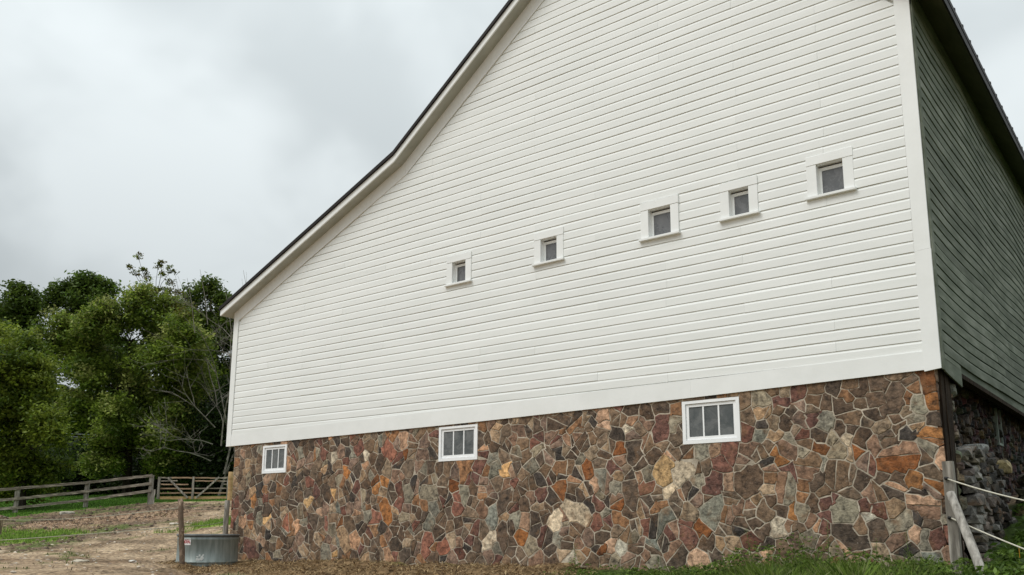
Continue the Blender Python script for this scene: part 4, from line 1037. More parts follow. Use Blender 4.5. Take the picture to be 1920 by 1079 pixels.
INS = noisemat('black_insulator', (.01,.01,.01), (.02,.02,.02), scale=9, rough=.5, bump=0)
sp = [o for o in bpy.data.objects if str(o.get('label', '')).startswith('squared')][0]
for z_ in (1.165, .72):
    tube('insulator', [(.035, -.30, z_), (.005, -.335, z_ + .005)], [.016, .018], INS, sp, n=8)
post('wooden_post', 'out of view post that carries the ropes at the right', (3.2, -2.4, -.8), (3.2, -2.4, .9), .055, OLDW)


# ------------------------------------------------------------------ fence and gate
fence = empty('rail_fence', (-42.5, 10.2, 1.5)); tag(fence, 'old three rail wooden fence along the edge of the lawn', 'fence')
FP = [(-46.6, 4.7, .75, 2.15), (-44.2, 7.6, 1.05, 2.42), (-42.4, 10.2, 1.53, 2.82), (-39.8, 12.2, 1.81, 3.20)]
for i, (x, y, z0, z1) in enumerate(FP):
    V, F = beam((x, y, z0 - .5), (x + R.uniform(-.03, .03), y, z1 - .02), .20 if i < 3 else .21, .16, .012, 7, up=(.77, -.6, .01))
    mk('fence_post', V, F, OLDW, fence)
V, F = beam((-39.62, 12.2, 1.3), (-39.60, 12.25, 2.45), .17, .14, .012, 6, up=(.77, -.6, .01)); mk('fence_post', V, F, OLDW, fence)
hts = [[1.36, .84, .40], [1.40, .88, .44], [1.27, .82, .38], [1.36, .95, .60]]
ext = (-50.0, 1.0, .2)
for lv in range(3):
    pts = [Vector((ext[0], ext[1], ext[2] + hts[0][lv]))] + [Vector((FP[i][0] + .09, FP[i][1] - .10, FP[i][2] + hts[i][lv] - .02)) for i in range(4)]
    for i in range(4):
        a, b = pts[i], pts[i+1]; d = (b - a).normalized() * .12
        V, F = beam(a - d, b + (d if i < 3 else d * .6), .055, .135, .010, 9); mk('fence_rail', V, F, OLDWH, fence)
gate = empty('gate', (-39.4, 14.4, 2.0)); tag(gate, 'wooden farm gate with two diagonal braces and missing rail ends', 'gate')
GA, GB = Vector((-41.34, 13.53, 2.04)), Vector((-37.56, 15.24, 2.03)); gh = 1.14
def gp(u, v, o=0):
    p = GA.lerp(GB, u); nrm = Vector((.41, -.91, 0)); return p + Vector((0, 0, v * gh)) + nrm * o
def gbar(name, u0, v0, u1, v1, h, mat, o=0, w=.035, jit=.006, seg=6, up=(0, 0, 1)):
    V, F = beam(gp(u0, v0, o), gp(u1, v1, o), w, h, jit, seg, up=up); return mk(name, V, F, mat, gate)
gbar('gate_board', 0, .05, 1, .05, .15, NEWW, .0)
gbar('gate_rail', .01, .27, .52, .28, .07, REDW, 0, jit=.012); gbar('gate_rail', .50, .27, .99, .27, .06, REDW, 0, jit=.012)
gbar('gate_rail', .01, .49, .52, .47, .07, REDW, 0, jit=.014); gbar('gate_rail', .50, .48, .99, .47, .06, OLDWH, 0, jit=.012)
gbar('gate_rail', .01, .68, .42, .66, .065, REDW, 0, jit=.012); gbar('gate_rail', .93, .66, 1, .66, .05, OLDWH)
gbar('gate_rail', .01, .84, .26, .84, .06, OLDWH); gbar('gate_rail', .50, .82, .88, .82, .06, REDW, 0, jit=.010); gbar('gate_rail', .80, .81, .99, .80, .07, OLDWH)
gbar('gate_rail', .0, .98, .30, .98, .075, OLDWH); gbar('gate_rail', .18, .98, .52, .97, .075, REDW, .03, jit=.01); gbar('gate_rail', .5, .97, .80, .95, .07, REDW, 0, jit=.012); gbar('gate_rail', .78, .95, 1, .96, .07, OLDWH)
for u, w_ in ((.0, .15), (.5, .12), (1.0, .12)): gbar('gate_stile', u, 0, u, 1.02, w_, OLDW, .05, up=(.91, .41, 0))
gbar('gate_brace', .13, .98, .44, .04, .09, OLDW, .09); gbar('gate_brace', .87, .98, .56, .04, .09, OLDW, .09)
post('gate_post', 'tall yellowish gate post beside the barn corner', (-35.6, 14.05, 1.2), (-35.62, 14.05, 3.30), .125, NEWW, n=10, jit=.03)

# ------------------------------------------------------------------ trees
def leaves(centres, per, spread, size, cols, flat=.6, rng=NR, droop=0.0):
    """many leaf-sized diamonds gathered in clusters"""
    centres = np.asarray(centres)
    k = len(centres) * per
    c = np.repeat(centres, per, axis=0)
    off_ = np.clip(rng.normal(0, 1, (k, 3)), -1.9, 1.9) * spread; off_[:, 2] *= flat
    off_[:, 2] -= droop * np.hypot(off_[:, 0], off_[:, 1])
    p = c + off_
    nrm = rng.normal(0, 1, (k, 3)); nrm[:, 2] = np.abs(nrm[:, 2]) + .5; nrm /= np.linalg.norm(nrm, axis=1)[:, None]
    a = np.cross(nrm, rng.normal(0, 1, (k, 3))); a /= np.linalg.norm(a, axis=1)[:, None]
    b = np.cross(nrm, a)
    s = size * rng.uniform(.6, 1.35, (k, 1))
    V = np.stack([p + a * s, p + b * s * .42, p - a * s * .9, p - b * s * .42], 1).reshape(-1, 3)
    cc = np.asarray(cols); ci = rng.integers(0, len(cc), len(centres)); base_ = np.repeat(cc[ci], per, axis=0)
    base_ = base_ * rng.uniform(.7, 1.3, (k, 1)) * np.repeat(rng.uniform(.62, 1.3, (len(centres), 1)), per, axis=0)
    return V, base_
def blob_centres(blobs, dens, rng=NR, shell=.55, squash=1.0):
    cs = []
    for (x, y, z, r) in blobs:
        n = max(3, int(dens * r * r))
        d = rng.normal(0, 1, (n, 3)); d /= np.linalg.norm(d, axis=1)[:, None]
        rad = r * (shell + (1.08 - shell) * rng.random((n, 1)) ** .7)
        d[:, 2] *= squash
        cs.append(np.array([x, y, z]) + d * rad)
    return np.concatenate(cs)
def limbs(trunk, tips, r0, parent, mat=BARK, name='trunk', sub=2, tipr=.025, rr=R, curve=.1):
    """trunk polyline and limbs out to each tip"""
    Bm = B()
    pts = [Vector(p) for p in trunk]
    n = len(pts)
    V, F = tubev(pts, [r0 * (1 - .75 * i / (n - 1)) for i in range(n)], 8, .06, rnd=rr); Bm.add(V, F)
    for t_ in tips:
        T = Vector(t_[:3]); 
        j = min(range(n), key=lambda i: (pts[i] - T).length + abs(pts[i].z - (T.z - (T - pts[i]).length * .35)) )
        s_ = pts[j]; L_ = (T - s_).length
        rad = max(.03, r0 * (1 - .75 * j / (n - 1)) * .5)
        mid = s_.lerp(T, .5) + Vector((rr.uniform(-1, 1), rr.uniform(-1, 1), rr.uniform(0, 1))) * L_ * curve
        P = [s_, s_.lerp(mid, .55) + Vector((0, 0, -.02 * L_)), mid, mid.lerp(T, .6), T]
        V, F = tubev(P, [rad, rad * .8, rad * .6, rad * .4, tipr], 6, .05, rnd=rr); Bm.add(V, F)
        for q in range(sub * 3):
            a = P[rr.choice([2, 3, 4])]
            d = Vector((rr.gauss(0, 1), rr.gauss(0, 1), rr.gauss(.3, .7))).normalized() * (t_[3] if len(t_) > 3 else .8) * rr.uniform(.6, 1.1)
            V, F = tubev([a, a + d * .5 + Vector((0, 0, .05)), a + d], [rad * .35, rad * .22, .012], 4, 0, rnd=rr); Bm.add(V, F)
    return Bm.mk(name, mat, parent, org=trunk[0])
def refine(blobs, n=7, k=.42, seed=1):
    rr = random.Random(seed); o = []
    for (x, y, z, r) in blobs:
        o.append((x, y, z, r * .72))
        for q in range(max(3, int(n * min(1, r)))):
            d = Vector((rr.gauss(0, 1), rr.gauss(0, 1), rr.gauss(.15, .9))).normalized() * r * rr.uniform(.7, 1.02)
            o.append((x + d.x, y + d.y, z + d.z * .95, r * k * rr.uniform(.6, 1.25)))
    return o
def tree(name, label, basept, trunk, blobs, cols, dens=14, per=34, spread=.42, size=.15, r0=.3, shell=.5, droop=0, flat=.6, group=None):
    T = empty(name, basept); tag(T, label, 'tree', group)
    limbs(trunk, blobs, r0, T)
    cs = blob_centres(refine(blobs, seed=len(blobs)), dens * .95, shell=shell)
    V, c = leaves(cs, per, spread, size, cols, flat, droop=droop)
    quads('crown', V, LEAF, T, c, org=basept)
    return T
gD = [(.065,.11,.018), (.085,.135,.022), (.115,.165,.028)]
gM = [(.135,.19,.02), (.175,.23,.026), (.21,.26,.036), (.075,.12,.014)]
gL = [(.20,.27,.038), (.24,.305,.05), (.14,.205,.026), (.33,.36,.10), (.09,.145,.018)]
gY = [(.13,.13,.02), (.10,.12,.02), (.15,.125,.02)]
BL = dict(
 left=[(-45.7, 7.3, 8.4, 1.81), (-45.0, 8.1, 7.1, 1.39), (-46.4, 7.3, 5.7, 2.08), (-46.1, 8.0, 9.6, 0.99), (-43.5, 8.3, 5.6, 0.87), (-46.0, 8.1, 4.3, 1.2), (-42.6, 8.5, 4.9, 0.58), (-47.1, 6.4, 7.3, 1.94), (-48.6, 7.1, 10.5, 1.31), (-45.4, 8.7, 8.9, 0.79), (-46.6, 8.6, 3.0, 1.3), (-44.9, 9.6, 3.4, .9), (-48.6, 6.8, 3.4, 1.5)],
 back1=[(-76.3, 19.2, 19.9, 1.39), (-77.2, 18.8, 18.6, 1.2), (-75.7, 19.9, 18.9, 1.11), (-77.0, 19.3, 17.1, 1.76), (-79.2, 19.0, 16.6, 1.69), (-78, 19, 14.5, 1.6), (-76, 20, 13.5, 1.6)],
 back2=[(-74.8, 23.8, 21.9, 1.35), (-76.0, 23.0, 21.3, 1.16), (-73.7, 24.9, 21.0, 1.25), (-77.0, 22.4, 20.4, 0.87), (-75.4, 23.9, 19.6, 1.83), (-74.7, 25.7, 19.6, 1.27), (-75, 25, 17.5, 1.7), (-73, 26, 16, 1.8)],
 big=[(-54.6, 13.3, 13.1, 1.11), (-54.7, 14.7, 12.4, 1.76), (-51.3, 15.7, 14.0, 1.56), (-50.4, 17.8, 13.8, 1.76), (-53.5, 16.1, 10.9, 2.29), (-50.1, 17.5, 10.5, 2.59), (-47.6, 17.8, 12.2, 1.53), (-54.2, 14.9, 8.0, 1.45), (-51.6, 16.0, 6.9, 2.04), (-50.2, 18.3, 7.0, 2.42), (-52.5, 15.7, 4.8, 1.36), (-48.3, 19.1, 9.9, 1.56), (-50.3, 16.2, 15.2, 0.9), (-55.0, 13.4, 11.6, 0.97), (-49.7, 19.3, 4.7, 1.56), (-52.8, 14.7, 13.4, 1.38)],
 dark=[(-55.8, 24.2, 18.4, 0.9), (-56.9, 23.4, 17.7, 0.81), (-54.9, 25.0, 17.6, 0.61), (-55.6, 25.0, 15.3, 1.63), (-57.1, 23.6, 16.1, 1.39), (-56.2, 25.3, 12.1, 2.24), (-56.4, 26.1, 8.1, 2.44), (-55.2, 26.4, 11.0, 1.22), (-55.1, 25.6, 14.6, 1.22), (-54.3, 25.9, 16.2, 1.22), (-54.1, 27.0, 12.2, 2.04)],
 sparse=[(-53.9, 17.7, 19.1, 0.19), (-54.3, 17.5, 18.3, 0.22), (-53.6, 18.1, 18.2, 0.3), (-54.1, 17.8, 17.9, 0.26), (-53.6, 18.3, 17.7, 0.33), (-52.9, 18.7, 18.4, 0.22), (-52.6, 18.8, 18.7, 0.19), (-52.8, 18.9, 17.9, 0.19), (-52.2, 19.3, 18.1, 0.33), (-52.4, 19.3, 17.3, 0.3), (-53.2, 18.8, 16.7, 0.52), (-52.6, 19.3, 16.5, 0.52), (-53.7, 18.4, 16.7, 0.37), (-51.9, 19.8, 16.6, 0.3)],
 dead=[(-44.4, 16.8, 16.1, 0.07), (-45.1, 16.4, 15.6, 0.07), (-42.4, 18.5, 16.1, 0.07), (-44.0, 17.5, 14.4, 0.07), (-43.4, 17.9, 15.2, 0.07), (-44.5, 17.5, 13.1, 0.07), (-43.8, 15.9, 11.1, 0.06), (-43.0, 17.5, 12.5, 0.06), (-44.1, 16.1, 9.5, 0.06), (-42.2, 17.5, 9.5, 0.06), (-42.5, 13.8, 7.7, 0.06), (-41.9, 12.0, 6.4, 0.06), (-41.1, 14.1, 6.0, 0.06), (-41.9, 13.7, 5.1, 0.06), (-42.7, 18.1, 11.3, 0.06)])
tree('deciduous_tree', 'bushy green tree at the left edge, overhanging the rail fence', (-46, 8.57, 1.5), [(-46, 8.6, 1.2), (-46.1, 8.4, 4), (-46.2, 8, 7), (-46.5, 7.8, 10)], BL['left'], gM, dens=29, per=66, spread=.30, size=.115, r0=.28)
tree('deciduous_tree', 'distant dark green tree with a small round crown at far left', (-78.5, 20, 3), [(-78.5, 20, 2.5), (-78, 19.8, 8), (-77.4, 19.4, 14), (-76.8, 19.3, 19)], BL['back1'], gD, dens=26, per=42, spread=.42, size=.20, r0=.35)
tree('deciduous_tree', 'distant dark green tree with the highest rounded crown, behind the light green tree', (-75.5, 25, 3), [(-75.5, 25, 2.5), (-75.3, 24.8, 9), (-75, 24.5, 15), (-75, 24, 21)], BL['back2'], gD, dens=26, per=42, spread=.42, size=.20, r0=.35)
tree('deciduous_tree', 'broad light green tree with a feathery crown behind the rail fence', (-52.3, 17.6, 2.5), [(-52.3, 17.6, 2), (-52, 17.2, 5.5), (-51.7, 16.8, 9), (-51.6, 16.5, 12.5)], BL['big'], gL, dens=27, per=66, spread=.32, size=.125, r0=.34, shell=.45, droop=.25, flat=.75)
tree('deciduous_tree', 'tall dark green tree beside the barn eave', (-57, 26.8, 3), [(-57, 26.8, 2.5), (-56.5, 26.3, 8), (-56, 25.5, 13), (-55.8, 24.7, 17.5)], BL['dark'], gD + gM[:1], dens=30, per=44, spread=.38, size=.16, r0=.32)
# slender tree with leaf tufts at the ends of bare branches
T = empty('slender_tree', (-54.8, 20.9, 2.7)); tag(T, 'slender tree with sparse yellowish leaf tufts rising above the light green tree', 'tree')
limbs([(-54.8, 20.9, 2.2), (-54.2, 20.2, 8), (-53.6, 19.4, 13), (-53.2, 18.9, 16.0)], BL['sparse'], .16, T, sub=0, tipr=.02)
V, c = leaves(blob_centres(BL['sparse'], 55, shell=.1), 26, .13, .10, gY + gM[1:3]); quads('crown', V, LEAF, T, c, org=(-54.8, 20.9, 2.7))
# yellowing clump at its foot and over the right shoulder
V, c = leaves(blob_centres([(-49.3, 18.6, 14.4, .8), (-47.2, 17.5, 13.6, .6), (-51.8, 18.4, 15.4, .7)], 30), 40, .3, .11, gY + gL[:2]); quads('crown', V, LEAF, T, c, org=(-54.8, 20.9, 2.7))
# dead tree: bare grey twigs
T = empty('dead_tree', (-45.4, 19.3, 2.3)); tag(T, 'bare dead tree with grey twigs next to the barn corner', 'tree')
rd = random.Random(3)
Bm = B()
def grow(p, d, L_, r, lev):
    pts = [p]; q = p.copy(); dd = d.copy()
    for i in range(4):
        dd = (dd + Vector((rd.gauss(0, .16), rd.gauss(0, .16), rd.gauss(.02, .12)))).normalized(); q = q + dd * L_ / 4; pts.append(q.copy())
    V, F = tubev(pts, [r, r*.85, r*.7, r*.55, max(.008, r*.35)], 5, 0, rnd=rd); Bm.add(V, F)
    if lev <= 0: return
    for k in range(rd.choice([3, 4, 5])):
        s_ = pts[rd.choice([1, 2, 3, 4])]
        nd = (dd + Vector((rd.gauss(0, .75), rd.gauss(0, .75), rd.gauss(.1, .5)))).normalized()
        grow(s_, nd, L_ * rd.uniform(.45, .75), max(.011, r * .5), lev - 1)
for (p, d, L_, r, lv) in [((-45.4, 19.6, 1.8), (-.0, .05, 1), 7.0, .09, 3), ((-45.0, 19.8, 3.8), (.06, .05, 1), 6.5, .07, 3), ((-44.9, 19.4, 5.5), (.02, -.05, 1), 5.5, .05, 3), ((-45.6, 19.2, 4.6), (-.2, -.8, .30), 3.0, .04, 3), ((-45.2, 19.0, 5.6), (-.1, -.9, .12), 2.9, .035, 3), ((-44.9, 18.9, 6.6), (-.2, -.7, .5), 3.5, .04, 2), ((-45.6, 19.4, 8), (-.2, -.2, .9), 4, .04, 3), ((-44.3, 19.9, 7.5), (.1, .0, 1), 5, .045, 3), ((-44.6, 19.6, 9.5), (-.1, .0, 1), 4, .035, 2)]:
    grow(Vector(p), Vector(d).normalized(), L_, r, lv)
for (x, y, z, r) in [BL['dead'][q] for q in (0, 1, 2, 4)]:
    a = Vector((x + .3, y + .6, z - 3.4)); V, F = tubev([a, a.lerp(Vector((x, y, z)), .5) + Vector((.08, 0, .1)), Vector((x, y, z))], [.03, .02, .009], 4, rnd=rd); Bm.add(V, F)
Bm.mk('trunk', DEADW, T, org=(-45.4, 19.3, 2.3))
# understory and the wood behind
def mass(name, label, kind, boxes, n, size, cols, per=30, spread=.6):
    cs = []
    for (x0, x1, y0, y1, z0, z1, wt) in boxes:
        m_ = int(n * wt); u = NR.random((m_, 3))
        cs.append(np.stack([x0 + (x1-x0)*u[:, 0], y0 + (y1-y0)*u[:, 0] + u[:, 1] * 5, z0 + (z1-z0)*u[:, 2]], -1))
    cs = np.concatenate(cs); V, c = leaves(cs, per, spread, size, cols)
    o = quads(name, V, LEAF, None, c); tag(o, label, 'woods', None, kind); return o
# boxes run along a diagonal line; y gets +0..5 of depth
mass('far_woodland', 'dark mass of woodland closing the view behind the trees', 'stuff',
     [(-86, -52, 20, 42, 2.5, 9.5, 1), (-84, -56, 18, 38, 9.5, 12, .30), (-66, -50, 33, 42, 9, 14, .5)], 3200, .46, [(.020,.036,.008), (.028,.05,.011)], per=26, spread=.85)
mass('undergrowth', 'dark bushy undergrowth beneath the trees at the back of the lawn', 'stuff',
     [(-66, -44, 12.5, 27, 2.6, 6.2, 1), (-70, -58, 10, 16, 2.2, 6.0, .5), (-48.5, -42, 18, 23, 2.4, 8.5, .45), (-52, -44, 21, 27, 5, 11, .4)], 1300, .15, [(.018,.034,.007), (.028,.05,.01), (.04,.068,.014)], per=46, spread=.55)
# power line cables
pole = empty('utility_pole', (-76, 2.5, 1.5)); tag(pole, 'utility pole carrying the cables beyond the fence', 'utility pole')
tube('pole', [(-76, 2.5, .5), (-76, 2.5, 9.8)], [.16, .12], BARKP, pole); B().box(-76.9, -75.1, 2.45, 2.6, 9.0, 9.12).mk('crossarm', OLDW, pole)
for k_, (a, b, r_, lb) in enumerate([((-76, 2.5, 9.1), (-40.0, 31.6, 7.2), .022, 'topmost thin cable strung in front of the dark trees'), ((-76, 2.6, 8.0), (-40, 31.7, 6.1), .020, 'upper one of the two close cables below the topmost one'), ((-76, 2.6, 7.75), (-40, 31.7, 5.95), .020, 'lowest cable strung in front of the dark trees')]):
    rope(a, b, .2, lb, r=r_, mat=WIRE, n=14).name = 'power_cable' if k_ == 0 else 'power_cable.%03d' % k_
for o in bpy.data.objects:
    if o.name.startswith('power_cable'): o['category'] = 'cable'; o['group'] = 'overhead cables beyond the fence'

# ------------------------------------------------------------------ ground litter, grass, weeds
def scatter(n, x0, x1, y0, y1, test, rng=NR):
    x = rng.uniform(x0, x1, n); y = rng.uniform(y0, y1, n)
    z_ = zones(x, y); k = test(x, y, z_) > rng.random(n)
    x, y = x[k], y[k]
    inside = (x > -14.4) & (x < -.1) & (y > -.03) & (y < 16)
    x, y = x[~inside], y[~inside]
    return x, y, gz(x, y)
def blades(name, label, pts, h, w, cols, kind='stuff', lean=.5, cat='grass', hv=None):
    x, y, z = pts; k = len(x)
    hh = h * NR.uniform(.5, 1.3, k)
    if hv is not None: hh = hh * hv(x, y)
    az = NR.uniform(0, 2*math.pi, k); ln = NR.uniform(.1, 1, k) * lean
    ca, sa = np.cos(az), np.sin(az); pa, pb = -sa * w, ca * w
    p0 = np.stack([x - pa, y - pb, z - .01], -1); p1 = np.stack([x + pa, y + pb, z - .01], -1)
    tp = np.stack([x + ca*hh*ln, y + sa*hh*ln, z + hh * (1 - .3*ln)], -1)
    m0 = p1 + (tp - p1) * .5 + np.stack([pa * .6, pb * .6, hh * .10], -1)
    V = np.stack([p0, p1, m0, tp], 1).reshape(-1, 3)
    cc = np.asarray(cols)[NR.integers(0, len(cols), k)] * NR.uniform(.7, 1.3, (k, 1))
    o = quads(name, V, GRASSM, None, cc); tag(o, label, cat, None, kind); return o
GB_ = [(.14,.24,.03), (.19,.30,.045), (.24,.34,.07), (.10,.18,.025)]
blades('yard_grass', 'short bright green grass growing in strips on the dirt yard', scatter(90000, -35, -18, -4, 8, lambda x, y, z: np.clip(z[2] + z[3] * .8, 0, 1)), .10, .010, GB_)
blades('lawn_grass', 'smooth mown green lawn around the rail fence', scatter(60000, -58, -33, 0, 24, lambda x, y, z: z[0] * (x > -60)), .07, .016, [(.05,.12,.012), (.075,.16,.018), (.09,.18,.025)])
blades('sparse_weeds', 'sparse low weeds scattered over the brown dirt', scatter(26000, -34, -9, -7, 12, lambda x, y, z: np.clip((fbm(x*1.1+60, y*1.1, 4) - .58) * 5, 0, .6) * (1 - z[4])), .05, .010, [(.08,.12,.03), (.11,.15,.04)])
blades('tall_grass', 'tall green grass along the foot of the stone wall at the right', scatter(46000, -5.4, 1.4, -1.7, .3, lambda x, y, z: z[6] * np.clip(.12 + (x + 5.2) / 5, 0, .9) * np.clip((fbm(x * 2.6 + 8, y * 2.6, 3) - .30) * 3.2, .12, 1)), 0.24, .0036, [(.08,.14,.02), (.13,.20,.03), (.17,.24,.045), (.22,.25,.09)], lean=.9, hv=lambda x, y: (.20 + 1.15 * np.clip((x + 3.8) / 2.4, 0, 1)) * (.15 + 1.25 * fbm(x * 2.3, y * 2.3, 3)) * np.where((x > -.15), .55, 1))
# straw and litter
def litter(name, label, pts, ln, w, cols, lift=.006):
    x, y, z = pts; k = len(x); az = NR.uniform(0, math.pi*2, k); L_ = ln * NR.uniform(.4, 1.4, k); ti = NR.normal(0, .35, k)
    dx, dy, dz = np.cos(az)*L_/2, np.sin(az)*L_/2, ti*L_/2
    px, py = -np.sin(az)*w, np.cos(az)*w; zz = z + lift + np.abs(dz)
    V = np.stack([np.stack([x-dx-px, y-dy-py, zz-dz], -1), np.stack([x+dx-px, y+dy-py, zz+dz], -1), np.stack([x+dx+px, y+dy+py, zz+dz+w*.6], -1), np.stack([x-dx+px, y-dy+py, zz-dz+w*.6], -1)], 1).reshape(-1, 3)
    cc = np.asarray(cols)[NR.integers(0, len(cols), k)] * NR.uniform(.7, 1.25, (k, 1))
    o = quads(name, V, STRAW, None, cc); tag(o, label, 'litter', None, 'stuff'); return o
litter('straw_litter', 'brown straw and manure litter spread along the foot of the stone wall', scatter(26000, -14.4, -4.4, -3.0, .1, lambda x, y, z: z[4]), .055, .004, [(.16,.10,.045), (.30,.21,.11), (.42,.31,.17), (.09,.055,.03), (.24,.15,.07)])
litter('hay_litter', 'tan hay and wood shavings spread across the middle of the yard', scatter(26000, -38, -26, 0, 12, lambda x, y, z: z[1] * .7), .07, .008, [(.36,.24,.15), (.45,.32,.21), (.26,.165,.10), (.17,.11,.075)], lift=.008)
litter('dirt_litter', 'small twigs and dry bits lying on the dirt', scatter(14000, -38, -10, -7, 12, lambda x, y, z: .35 * (1 - z[0]) * (1 - z[4])), .06, .006, [(.13,.09,.06), (.40,.33,.25), (.25,.19,.13)])
# pebbles: low faceted lumps
def pebbles(name, label, pts, s, cols, flat=.5, cat='gravel'):
    x, y, z = pts; k = len(x)
    ic = np.array([(0,0,1),(.9,0,.1),(.28,.85,.15),(-.72,.53,.05),(-.72,-.53,.1),(.28,-.85,.0)])
    fa = [(0,1,2),(0,2,3),(0,3,4),(0,4,5),(0,5,1)]
    S_s = s * NR.uniform(.4, 1.6, k) ** 1.5; az = NR.uniform(0, 2*math.pi, k)
    jit = NR.uniform(.7, 1.3, (k, 6, 1))
    P = ic[None] * jit * S_s[:, None, None]; P[:, :, 2] *= flat
    X = P[:, :, 0]*np.cos(az)[:, None] - P[:, :, 1]*np.sin(az)[:, None]; Y = P[:, :, 0]*np.sin(az)[:, None] + P[:, :, 1]*np.cos(az)[:, None]
    W = np.stack([X + x[:, None], Y + y[:, None], P[:, :, 2] + z[:, None]], -1)
    V = np.stack([W[:, list(f)] for f in fa], 1).reshape(-1, 3)
    cc = np.repeat(np.asarray(cols)[NR.integers(0, len(cols), k)] * NR.uniform(.75, 1.2, (k, 1)), 5, axis=0)
    o = quads(name, V, PEB, None, cc, n=3); tag(o, label, cat, None, 'stuff'); return o
pebbles('gravel', 'pale small stones scattered over the dirt drive', scatter(3600, -36, -10, -7, 11, lambda x, y, z: .55 * (1 - z[0]) * (1 - z[4])), .030, [(.45,.40,.33), (.36,.30,.24), (.55,.47,.38), (.25,.19,.15)])
pebbles('dirt_clods', 'dark clods of dirt on the trampled ground near the fence', scatter(5000, -42, -19, -3, 14, lambda x, y, z: .7 * z[5] * (1 - z[0])), .055, [(.10,.07,.045), (.07,.05,.035), (.16,.11,.075)], flat=.7, cat='clods')
pebbles('wall_foot_clods', 'dark lumps of soil at the foot of the stone wall', scatter(900, -14, -4.6, -1.5, 0, lambda x, y, z: .6 * z[4]), .022, [(.10,.065,.04), (.05,.035,.025), (.2,.14,.08)], flat=.7, cat='clods')
# flat stones one can tell apart on the drive
for i, (x, y, sx, c, lb) in enumerate([(-19.6, -2.6, .17, (.46,.37,.26), 'broad tan stone lying in the dirt drive at bottom left'), (-15.35, -2.75, .15, (.50,.45,.36), 'pale stone beside the green sprout at the bottom of the yard'), (-40.0, 8.2, .35, (.42,.38,.32), 'pale flat stone lying on the dirt edge below the rail fence'), (-25.0, 4.9, .16, (.55,.50,.42), 'light stone near the dark clods right of the grass strip'), (-14.9, -1.9, .10, (.58,.55,.50), 'small white stone to the left of the steel tank'), (-41, 5.6, .45, (.33,.29,.23), 'long low tan stone at the lawn edge below the left fence post')]):
    z = gz1(x, y); o = boulder(x, y, z + sx * .10, sx, sx * .75, sx * .28, c, i * .7, .05, 40 + i, parent=None, name='field_rock', mat=PEB); tag(o, lb, 'rock')

# leafy weeds
def weed(base_, h, nl, ls, cols, seed, name='weed', label='', stem=.006, spread=.5, top=None, cat='weed', kind=None):
    rr = random.Random(seed); x, y = base_; z = gz1(x, y)
    T = empty(name, (x, y, z)); tag(T, label, cat)
    lean = Vector((rr.uniform(-.15, .15), rr.uniform(-.15, .15), 1)).normalized()
    tube('stem', [Vector((x, y, z - .02)) + lean * h * t_ for t_ in (0, .35, .7, 1)], [stem, stem*.8, stem*.6, stem*.3], WEEDST, T, n=5)
    V = []
    cl = []
    for k in range(nl):
        t_ = .12 + .88 * k / nl; p = Vector((x, y, z)) + lean * h * t_
        az = k * 2.4 + rr.uniform(-.4, .4); L_ = ls * (1.25 - .6 * t_) * rr.uniform(.8, 1.2)
        d = Vector((math.cos(az), math.sin(az), rr.uniform(.1, .6))).normalized(); s_ = Vector((-math.sin(az), math.cos(az), 0)) * L_ * spread * .17
        V += [p, p + d * L_ * .5 + s_, p + d * L_ - Vector((0, 0, L_ * .3)), p + d * L_ * .5 - s_]
        c = rr.choice(cols); q = rr.uniform(.75, 1.25); cl.append((c[0]*q, c[1]*q, c[2]*q))
    quads('leaves', np.array([tuple(v) for v in V]), LEAF, T, np.array(cl), org=(x, y, z))
    return T
WEEDST = noisemat('weed_stem', (.07,.10,.03), (.12,.15,.05), scale=8, rough=.8, bump=0)
WC = [(.11,.18,.025), (.15,.23,.04), (.19,.27,.055), (.07,.12,.02)]
weed((-5.05, -.42), .36, 34, .12, WC, 1, label='bushy weed at the foot of the stone wall, left end of the grass', top=None)
weed((-14.2, -3.55), .30, 16, .17, WC, 2, label='green sprout with broad leaves in the dirt in front of the tank', spread=.7)
weed((-19.8, -4.3), .22, 8, .10, WC, 3, label='small green sprout at the bottom left corner of the yard', spread=.8)
weed((-2.15, -.75), .66, 80, .085, WC, 4, label='tall leafy weed rising in front of the wall below the widest window')
weed((-1.55, -.9), .60, 80, .08, WC, 5, label='tall weed with narrow leaves, second one along the right half of the wall')
weed((-.75, -.7), .52, 70, .08, WC, 6, label='leafy weed near the right end of the stone wall')
for i_, (wx, wy, wh, lb_) in enumerate([(-.35, -.75, .55, 'ragged weed growing just left of the squared post'), (.35, -.62, .42, 'weed sprouting between the squared post and the leaning log'), (.95, -.75, .50, 'leafy weed right of the foot of the leaning log'), (1.15, -.2, .62, 'tall weed under the pale ropes at the right edge'), (-1.2, -.85, .66, 'tallest ragged weed in front of the right half of the stone wall'), (-1.9, -.95, .45, 'thin weed left of the tallest ragged weed'), (.75, .5, .6, 'weed in front of the tumbled stone heap')]):
    weed((wx, wy), wh * 1.1, 80, .075, WC, 30 + i_, label=lb_)
weed((-3.6, -.5), .28, 50, .07, WC, 7, label='low tufted weed before the wall between the bushy and the tall weeds')
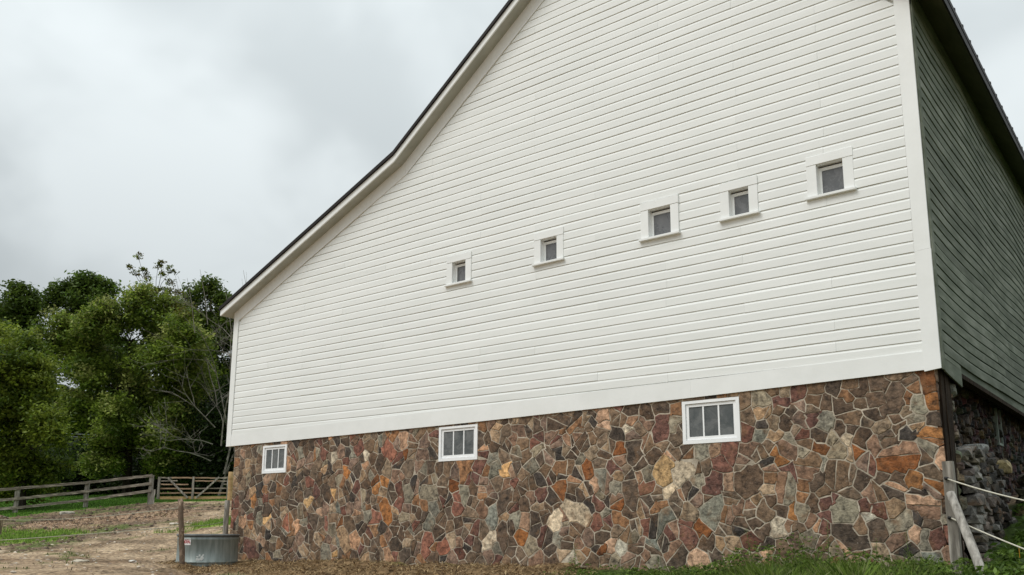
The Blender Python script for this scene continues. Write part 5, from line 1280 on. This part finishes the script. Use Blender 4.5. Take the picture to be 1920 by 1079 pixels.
# dense leafy ground cover: at the wall foot and below the side wall
def cover(name, label, pts, h, size, cols, per=5, hv=None):
    x, y, z = pts; k = len(x); hh = NR.random(k) ** .8 * h
    if hv is not None: hh = hh * hv(x, y)
    V, c = leaves(np.stack([x, y, z + .03 + hh], -1), per, size * .7, size, cols, flat=.5)
    o = quads(name, V, LEAF, None, c); tag(o, label, 'ground cover', None, 'stuff'); return o
cover('leafy_groundcover', 'low leafy weeds massed along the foot of the stone wall', scatter(7000, -5.2, .3, -1.3, -.05, lambda x, y, z: z[6] * np.clip(.1 + (x + 5.2) / 9, 0, .55) * np.clip((fbm(x*2, y*2, 2)-.25)*2.4, 0, 1)), 0.30, .017, WC, per=9, hv=lambda x, y: .16 + .75 * np.clip((x + 3.6) / 2.4, 0, 1) * fbm(x * 2.2, y * 2.2, 2) * 1.6 + .9 * np.exp(-((x + 1.9) / .7) ** 2))
cover('side_yard_weeds', 'lush dark green weeds below the side wall of the barn', scatter(17000, .2, 7, -2.2, 8, lambda x, y, z: .8 * np.clip((x - .15 - .04 * y) * 3, 0, 1) * np.clip((fbm(x*1.5, y*1.5, 2)-.15)*2.6, 0, 1)), .50, .050, [(.06,.11,.016), (.09,.155,.024), (.13,.20,.035)], hv=lambda x, y: np.clip(.45 + .09 * y, .12, .8))
# orange blossoms among the weeds
FL = noisemat('orange_petals', (.60,.22,.02), (.70,.32,.03), scale=9, rough=.6, bump=0)
fb = B()
rf = random.Random(9)
for (x, y, dz_) in [(.95, .9, .32), (.75, .4, .30), (1.05, -.1, .34), (.85, 1.6, .3), (1.25, .5, .3), (.7, -.5, .3), (1.3, 1.3, .35)]:
    z = gz1(x, y) + dz_ + .1
    for k in range(4):
        a = k * 1.57 + rf.random(); p = Vector((x, y, z)); d = Vector((math.cos(a), math.sin(a), .4)) * .016
        s_ = Vector((-math.sin(a), math.cos(a), 0)) * .010
        fb.add([p, p + d*.6 + s_, p + d, p + d*.6 - s_], [(0, 1, 2, 3)])
    fb.add([(x-.002, y, z-.12), (x+.002, y, z-.12), (x+.002, y, z), (x-.002, y, z)], [(0, 1, 2, 3)])
o = fb.mk('orange_blossoms', FL); tag(o, 'tiny orange blossoms scattered among the weeds below the side wall', 'flowers', None, 'stuff')
# two nails / knots on the gable boards
print('triangles', sum(len(o.data.polygons) for o in bpy.data.objects if o.type == 'MESH'))
